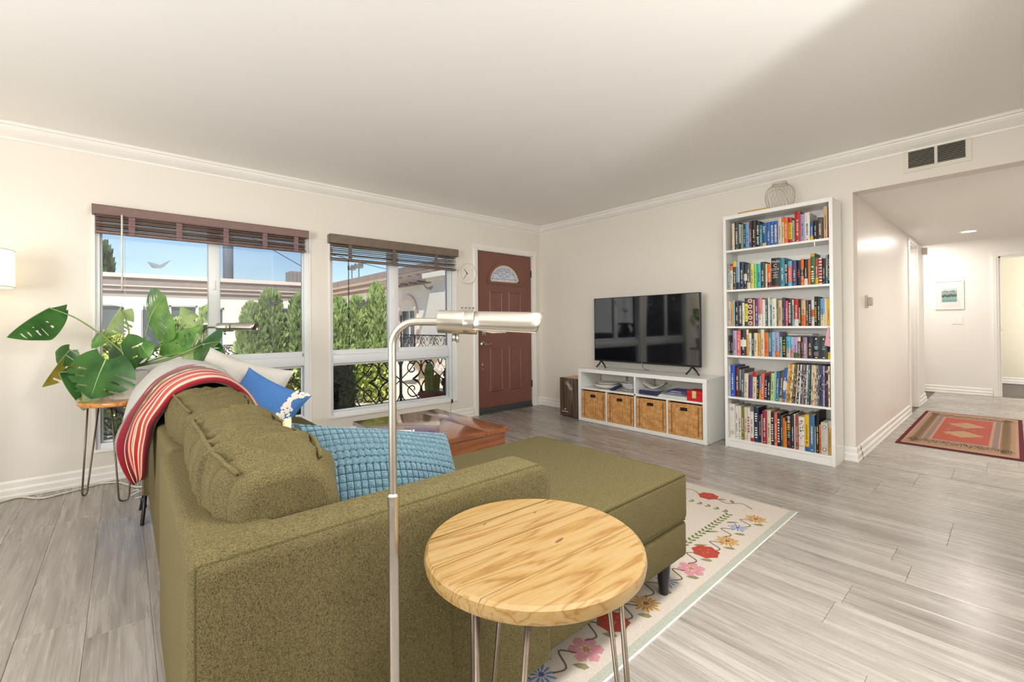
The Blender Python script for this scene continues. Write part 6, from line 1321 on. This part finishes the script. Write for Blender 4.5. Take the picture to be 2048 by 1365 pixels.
# ------------------------------------------------------------------ floor lamps
M_brn = mat('brushed_nickel', '#bdb8ae', 0.30, 1.0, var=0.05, scale=8)
def pharmacy_lamp(label, x, y, head_dir, zh, k=1.0, tilt=0.06, lower=0.0098, bend=0.045):
    L = thing('pharmacy_lamp', label, 'floor lamp', (x, y, 0), group='brushed nickel pharmacy floor lamps')
    MB().lathe([(0.0, 0.0), (0.118, 0.0), (0.12, 0.004), (0.116, 0.014), (0.03, 0.020), (0.016, 0.03), (0.0, 0.03)], 40, cap=False).build('base', M_brn, L, True, angle=0.5)
    MB().tube([(0, 0, 0.02), (0, 0, 0.755)], lower, 16).build('lower_pole', M_brn, L, True, angle=0.6)
    MB().lathe([(lower, 0.748), (lower*1.14, 0.752), (lower*1.14, 0.766), (lower*0.8, 0.77), (0.0, 0.77)], 20, cap=False).build('collar', M_brn, L, True, angle=0.6)
    d = Vector((head_dir[0], head_dir[1], 0)).normalized(); dn = (d-Vector((0, 0, math.tan(tilt)))).normalized()
    pts = [(0, 0, 0.76), (0, 0, zh-bend)]+[tuple(d*bend*(1-math.cos(q))+Vector((0, 0, zh-bend+bend*math.sin(q)))) for q in [PI/2*i/8 for i in range(1, 9)]]+[tuple(d*(bend+0.065*k)+Vector((0, 0, zh-0.001)))]
    MB().tube(pts, lower*0.74, 14).build('gooseneck', M_brn, L, True, angle=0.7)
    s0 = d*(bend+0.042*k)+Vector((0, 0, zh)); sd = d.cross(Vector((0, 0, 1))).normalized(); up = sd.cross(dn).normalized()
    M = Matrix(((dn.x, sd.x, up.x, s0.x), (dn.y, sd.y, up.y, s0.y), (dn.z, sd.z, up.z, s0.z), (0, 0, 0, 1)))
    r = 0.0215*k
    b = MB().lathe([(0.0, 0.002), (r-0.002, 0.002), (r-0.002, 0.0), (r, 0.0), (r, 0.046*k), (r*0.985, 0.047*k), (r, 0.048*k), (r, 0.070*k), (r*0.96, 0.072*k), (0.0, 0.072*k)], 32, axis='X', cap=False); b.xform(M); b.build('socket_housing', M_brn, L, True, angle=0.5)
    b = MB(); n = 18
    def g(u, v):
        q = -0.18*PI+1.36*PI*u; rr = r*(1.0+0.14*v); return (0.066*k+0.115*k*v+(0.012*k*math.sin(PI*u) if v > 0.99 else 0), rr*1.06*math.cos(q), rr*1.02*math.sin(q))
    b.grid(g, 24, 10); b.xform(M); o = b.build('shade', M_brn, L, True); o.modifiers.new('thickness', 'SOLIDIFY').thickness = 0.0012
    for u in (0, 1):
        b = MB().tube([g(u, v/10) for v in range(11)], 0.0014*k, 6); b.xform(M); b.build('shade_lip', M_brn, L, True)
    b = MB().tube([(0.030*k, 0, -r), (0.030*k, 0, -r-0.014*k)], 0.0035*k, 10).tube([(0.036*k, 0.002, -r), (0.037*k, 0.002, -r-0.016*k)], 0.0028*k, 8); b.xform(M); b.build('switch', M_brn, L, True)
    b = MB().lathe([(0.0, 0.072*k), (0.008*k, 0.075*k), (0.012*k, 0.10*k), (0.010*k, 0.125*k), (0.0, 0.135*k)], 16, (0, 0, -0.006*k), axis='X', cap=False); b.xform(M); b.build('bulb', mat('unlit_bulb_glass', '#efe9dc', 0.3), L, True)
    return L
pharmacy_lamp('near brushed nickel floor lamp in front of the sofa arm', 0.374, 0.764, (0.751, -0.66), 1.088, 1.0, 0.05)
pharmacy_lamp('brushed nickel floor lamp by the window behind the sofa', 0.395, 3.60, (0.751, -0.66), 1.083, 1.35, 0.02, bend=0.05)

# lit drum-shade floor lamp at the left
dl2 = thing('drum_floor_lamp', 'lit floor lamp with white drum shade at the left edge', 'floor lamp', (-0.715, 4.02, 0))
MB().lathe([(0.0, 0.0), (0.13, 0.0), (0.132, 0.006), (0.13, 0.022), (0.02, 0.026), (0.0, 0.026)], 36, cap=False).build('base', mat('grey_lamp_base', '#8d8478', 0.4, 0.5), dl2, True, angle=0.5)
MB().tube([(0, 0, 0.02), (0, 0, 1.50)], 0.011, 12).build('pole', M_brn, dl2, True)
M_shade = bpy.data.materials.new('lit_linen_shade'); M_shade.use_nodes = True; nt = M_shade.node_tree; nt.nodes.clear()
_o = nd(nt, 'ShaderNodeOutputMaterial'); _t = nd(nt, 'ShaderNodeBsdfTranslucent'); _t.inputs[0].default_value = (0.95, 0.9, 0.8, 1); _d = nd(nt, 'ShaderNodeBsdfDiffuse'); _d.inputs[0].default_value = (0.95, 0.92, 0.85, 1); _m = nd(nt, 'ShaderNodeMixShader'); _m.inputs[0].default_value = 0.4
_n = nd(nt, 'ShaderNodeTexNoise', Scale=300.0); nt.links.new(coords(nt), _n.inputs['Vector']); _b = nd(nt, 'ShaderNodeBump'); _b.inputs['Strength'].default_value = 0.2; nt.links.new(_n.outputs['Fac'], _b.inputs['Height']); nt.links.new(_b.outputs[0], _d.inputs['Normal'])
nt.links.new(_t.outputs[0], _m.inputs[1]); nt.links.new(_d.outputs[0], _m.inputs[2]); _e = nd(nt, 'ShaderNodeEmission'); _e.inputs[0].default_value = (1.0, 0.93, 0.80, 1); _e.inputs[1].default_value = 0.45; _a = nd(nt, 'ShaderNodeAddShader'); nt.links.new(_m.outputs[0], _a.inputs[0]); nt.links.new(_e.outputs[0], _a.inputs[1]); nt.links.new(_a.outputs[0], _o.inputs[0])
b = MB().lathe([(0.215, 1.335), (0.215, 1.555)], 48, cap=False); b.build('shade', M_shade, dl2, True)
for z in (1.335, 1.555): MB().tube([(0.215*math.cos(a), 0.215*math.sin(a), z) for a in [2*PI*i/40 for i in range(40)]], 0.003, 6, closed=True).build('shade_ring', M_trim, dl2, True)
MB().lathe([(0.0, 1.43), (0.018, 1.435), (0.03, 1.47), (0.02, 1.50), (0.0, 1.505)], 16, cap=False).build('bulb', mat('lit_bulb', '#fff2dc', 0.5, emit=(1.0, 0.82, 0.58), estr=10.0), dl2, True)
light('drum_lamp_bulb', 'POINT', (-0.715, 4.02, 1.455), 2.0, (1.0, 0.66, 0.34), shadow_soft_size=0.05)
# power strip cable along the wall
cab = [(-0.62, 4.12, 0.006), (-0.56, 4.19, 0.006), (-0.50, 4.205, 0.006), (-0.40, 4.09, 0.006), (-0.30, 4.11, 0.006), (-0.20, 4.15, 0.006), (-0.12, 4.185, 0.006), (-0.03, 4.13, 0.006), (0.02, 4.02, 0.006), (0.06, 3.93, 0.006), (0.12, 3.9, 0.006)]
solo('power_cable', MB().tube(smooth_path(cab, 6), 0.0058, 8), mat('cream_cable', '#ddd5c6', 0.5), (-0.3, 4.1, 0), 'cream power cable along the window wall baseboard', 'cable', smooth=True)
solo('white_tangle', MB().tube(smooth_path([(0.04, 3.86, 0.004), (0.07, 3.80, 0.02), (0.03, 3.76, 0.004), (0.09, 3.74, 0.03), (0.10, 3.70, 0.004), (0.05, 3.68, 0.004), (0.11, 3.64, 0.02), (0.14, 3.68, 0.004)], 6), 0.003, 6), M_cord, (0.07, 3.75, 0), 'thin white tangled cord behind the sofa', 'cable', smooth=True)
gs = thing('black_stand', 'folded black metal stand behind the sofa back', 'stand', (0.04, 3.22, 0))
for q in ([(0.03, -0.06, 0.0), (0.06, 0.10, 0.22)], [(0.03, 0.22, 0.0), (0.06, 0.10, 0.22)], [(0.045, 0.0, 0.08), (0.045, 0.18, 0.08)]): MB().tube(q, 0.009, 8).build('bar', M_blk, gs, True)

# ------------------------------------------------------------------ monstera
def mon_mat(name, c1, c2, tl=0.35):
    m, nt, b2 = newmat(name); n = nd(nt, 'ShaderNodeTexNoise', Scale=9.0, Detail=3.0); nt.links.new(coords(nt), n.inputs['Vector'])
    col = ramp(nt, n.outputs['Fac'], [(0.35, lin(c1)), (0.65, lin(c2))]); nt.links.new(col, b2.inputs['Base Color']); b2.inputs['Roughness'].default_value = 0.32
    t = nd(nt, 'ShaderNodeBsdfTranslucent'); mx = nd(nt, 'ShaderNodeMixShader'); mx.inputs[0].default_value = tl; hs = nd(nt, 'ShaderNodeHueSaturation'); hs.inputs['Value'].default_value = 1.5; nt.links.new(col, hs.inputs['Color']); nt.links.new(hs.outputs[0], t.inputs[0])
    nt.links.new(b2.outputs[0], mx.inputs[1]); nt.links.new(t.outputs[0], mx.inputs[2]); nt.links.new(mx.outputs[0], nt.nodes['Material Output'].inputs[0]); return m
M_mon = [mon_mat('monstera_deep_green', '#2f5a2c', '#4c7d3c'), mon_mat('monstera_mid_green', '#4a7c38', '#76a650'), mon_mat('monstera_pale_green', '#7f9f5a', '#b5c98a'), mon_mat('monstera_yellowing', '#8a8a3a', '#cdb257')]
M_vein = mat('leaf_vein', '#a9c088', 0.5); M_stem = mat('leaf_stalk', '#7d9158', 0.5, var=0.15, scale=12)
def W_(t): return (max(0, math.sin(PI*min(1, t**0.62)))**0.75)*0.50
def leaf_mesh(slits, holes, curl, fold, seed, wave=0.05):
    """holes = 1: slits stay closed at the margin; 0: they run out to it"""
    rg2 = random.Random(seed); b = MB(); nt_, ns = 72, 12; L = 1.0
    cuts = [(0.14+0.66*(i+0.5)/slits+rg2.uniform(-.02, .02), rg2.uniform(0.28, 0.45), rg2.uniform(0.012, 0.020) if holes else rg2.uniform(0.018, 0.030), rg2.uniform(0.70, 0.85) if holes else 2.0) for i in range(slits)] if slits else []
    def P(t, s, sd):
        w = W_(0.02+0.98*t); back = 0.24*(s**1.4)*max(0, 1-t*3.2); fwd = 0.42*s*w
        x = sd*s*w; y = t*0.98-back*1.1+fwd*(1-t)*0.9
        z = -curl*(y-0.2)**2*1.0+fold*abs(x)*1.0-0.35*abs(x)**2+wave*math.sin(t*15+sd)*s*s*0.25
        return (x, y, z)
    for sd in (-1, 1):
        off = rg2.uniform(-0.03, 0.03)
        def skip(u, v):
            for c, s0, hw, s1 in cuts:
                if s0 < v < s1 and abs(u-c-off) < hw*((0.35+1.0*v) if s1 > 1 else math.sqrt(max(0, 1-((v-(s0+s1)/2)/((s1-s0)/2))**2))): return True
            return False
        b.grid(lambda u, v: P(u, v, sd), nt_, ns, skip=skip)
    b.tube([(0, t*0.98, P(t, 0, 1)[2]+0.004) for t in [i/14 for i in range(14)]], [0.011*(1-i/16) for i in range(14)], 5, mi=1)
    return b
mp = thing('monstera_plant', 'large split-leaf monstera in a white pot', 'plant', (0.02, 3.86, 0.6225))
M_pot = mat('white_faceted_pot', '#e9e6e0', 0.35, var=0.03)
b = MB(); n = 10; vs = []
for r, z in ((0.088, 0.0), (0.092, 0.005), (0.112, 0.168), (0.112, 0.178), (0.102, 0.178), (0.098, 0.15)):
    for j in range(n): q = 2*PI*j/n+0.1; vs.append((r*math.cos(q), r*math.sin(q), z))
b.add(vs, [(i*n+j, i*n+(j+1) % n, (i+1)*n+(j+1) % n, (i+1)*n+j) for i in range(5) for j in range(n)]+[tuple(range(n-1, -1, -1))]); b.build('pot', M_pot, mp)
MB().lathe([(0.0, 0.155), (0.099, 0.15)], 20, cap=False).build('soil', mat('potting_soil', '#3d2f26', 0.95, var=0.3, scale=40, bmp=0.6, bscale=60, bdist=0.01), mp)
MB().tube(smooth_path([(0, 0, 0.14), (0.01, -0.01, 0.19), (0.03, -0.02, 0.23)]), [0.026]*6+[0.024]*6+[0.02], 10).build('trunk', mat('monstera_trunk', '#6f6a48', 0.8, var=0.2, scale=30), mp, True)
ORG = Vector((0.02, 3.86, 0.6225))
def leaf(base, tip, nrm, kind, slits, holes, curl, fold, seed, width=1.0, stalk=None, root=(0.02, -0.01, 0.2), roll=None):
    """base: where the stalk meets the blade; tip: leaf end; nrm: upward side (all in world space)"""
    B, T = Vector(base), Vector(tip); yv = T-B; l = yv.length; yv.normalize(); nv = Vector(nrm); nv = (nv-yv*nv.dot(yv)).normalized(); xv = yv.cross(nv)
    b = leaf_mesh(slits, holes, curl, fold, seed); M = Matrix(((xv.x*l*width, yv.x*l, nv.x*l, B.x-ORG.x), (xv.y*l*width, yv.y*l, nv.y*l, B.y-ORG.y), (xv.z*l*width, yv.z*l, nv.z*l, B.z-ORG.z), (0, 0, 0, 1)))
    b.xform(M); o = b.build('leaf', [M_mon[kind], M_vein], mp, True)
    R0 = Vector(root); E = B-ORG
    pts = [R0]+[Vector(p)-ORG for p in (stalk or [])]+[E]
    if not stalk: mid = R0.lerp(E, 0.5)+Vector((0, 0, 0.10*(E-R0).length)); pts = [R0, mid, E]
    P = smooth_path(pts, 7); MB().tube(P, [0.0062-0.0030*i/len(P) for i in range(len(P))], 7).build('stalk', M_stem, mp, True)
leaf((0.121, 3.793, 1.109), (0.165, 3.66, 1.296), (-0.53, -0.6, 0.6), 1, 5, 1, 0.3, -0.25, 1, 2.3, [(0.086, 3.813, 0.938)])
leaf((-0.085, 3.696, 0.891), (-0.165, 3.689, 0.652), (-0.66, -0.75, -0.01), 0, 3, 0, 0.12, 0.02, 2, 1.7, [(-0.02, 3.747, 0.856)])
leaf((-0.345, 3.896, 1.21), (-0.562, 4.035, 1.042), (-0.53, -0.6, 0.6), 0, 5, 1, 0.15, -0.75, 3, 0.42, [(-0.009, 3.816, 0.926), (-0.115, 3.829, 1.047), (-0.23, 3.862, 1.149)])
leaf((-0.257, 3.927, 0.948), (-0.321, 3.957, 0.85), (-0.66, -0.75, -0.01), 0, 0, 0, 0.2, -0.1, 4, 1.25, [(-0.069, 3.843, 0.831), (-0.187, 3.893, 0.896)])
leaf((-0.277, 3.932, 0.918), (-0.392, 3.941, 0.721), (-0.66, -0.75, -0.01), 3, 3, 0, 0.1, -0.9, 5, 0.3, [(-0.117, 3.858, 0.801), (-0.21, 3.9, 0.859)])
leaf((-0.191, 3.87, 0.759), (-0.207, 3.833, 0.565), (-0.66, -0.75, -0.01), 2, 2, 1, 0.2, -0.25, 6, 0.95, [(-0.058, 3.86, 0.78), (-0.14, 3.852, 0.794)])
leaf((-0.021, 3.852, 0.98), (0.022, 3.71, 0.792), (-0.66, -0.75, -0.01), 0, 2, 0, 0.15, -0.1, 7, 1.25, [(0.009, 3.854, 0.874)])
leaf((0.375, 3.372, 0.979), (0.378, 3.291, 0.784), (-0.66, -0.75, -0.01), 0, 4, 1, 0.3, -0.2, 8, 1, [(0.197, 3.622, 0.869), (0.301, 3.463, 0.928)])
leaf((0.361, 3.411, 0.966), (0.434, 3.24, 1.005), (-0.53, -0.6, 0.6), 0, 0, 0, 0.15, -0.1, 9, 1.4, [(0.223, 3.613, 0.887)])
leaf((0.175, 3.68, 0.984), (0.319, 3.447, 1.119), (-0.53, -0.6, 0.6), 1, 5, 1, 0.35, -0.4, 10, 0.75, [(0.102, 3.772, 0.856)])
leaf((0.34, 3.509, 1.054), (0.265, 3.546, 1.223), (-0.53, -0.6, 0.6), 2, 2, 0, 0.2, -0.4, 11, 0.6, [(0.188, 3.67, 0.971)])
leaf((-0.016, 4.006, 1.207), (-0.112, 4.039, 1.032), (-0.66, -0.75, -0.01), 2, 5, 0, 0.2, -0.6, 12, 0.75, [(0.034, 3.924, 0.936), (0.017, 3.978, 1.105)])
leaf((0.298, 3.519, 0.926), (0.323, 3.446, 0.82), (-0.66, -0.75, -0.01), 2, 0, 0, 0.2, -0.1, 13, 0.9, [(0.175, 3.668, 0.887)])
leaf((-0.124, 3.97, 1.04), (-0.168, 3.982, 0.949), (-0.66, -0.75, -0.01), 1, 0, 0, 0.2, -0.3, 14, 0.8, [(-0.033, 3.891, 0.924)])
leaf((-0.208, 3.858, 0.836), (-0.178, 3.779, 0.704), (-0.66, -0.75, -0.01), 2, 0, 0, 0.2, -0.2, 15, 1, [(-0.081, 3.854, 0.815)])
leaf((-0.054, 3.803, 0.797), (-0.082, 3.776, 0.682), (-0.66, -0.75, -0.01), 2, 0, 0, 0.2, -0.2, 16, 0.9, [(-0.021, 3.827, 0.796)])
leaf((-0.306, 3.931, 0.807), (-0.245, 3.813, 0.64), (-0.66, -0.75, -0.01), 0, 3, 0, 0.2, -1, 17, 0.45, [(-0.117, 3.858, 0.824), (-0.233, 3.907, 0.816)])
leaf((0.082, 3.656, 0.975), (0.112, 3.59, 0.895), (-0.66, -0.75, -0.01), 1, 0, 0, 0.2, -0.2, 18, 1.1, [(0.072, 3.746, 0.86)])
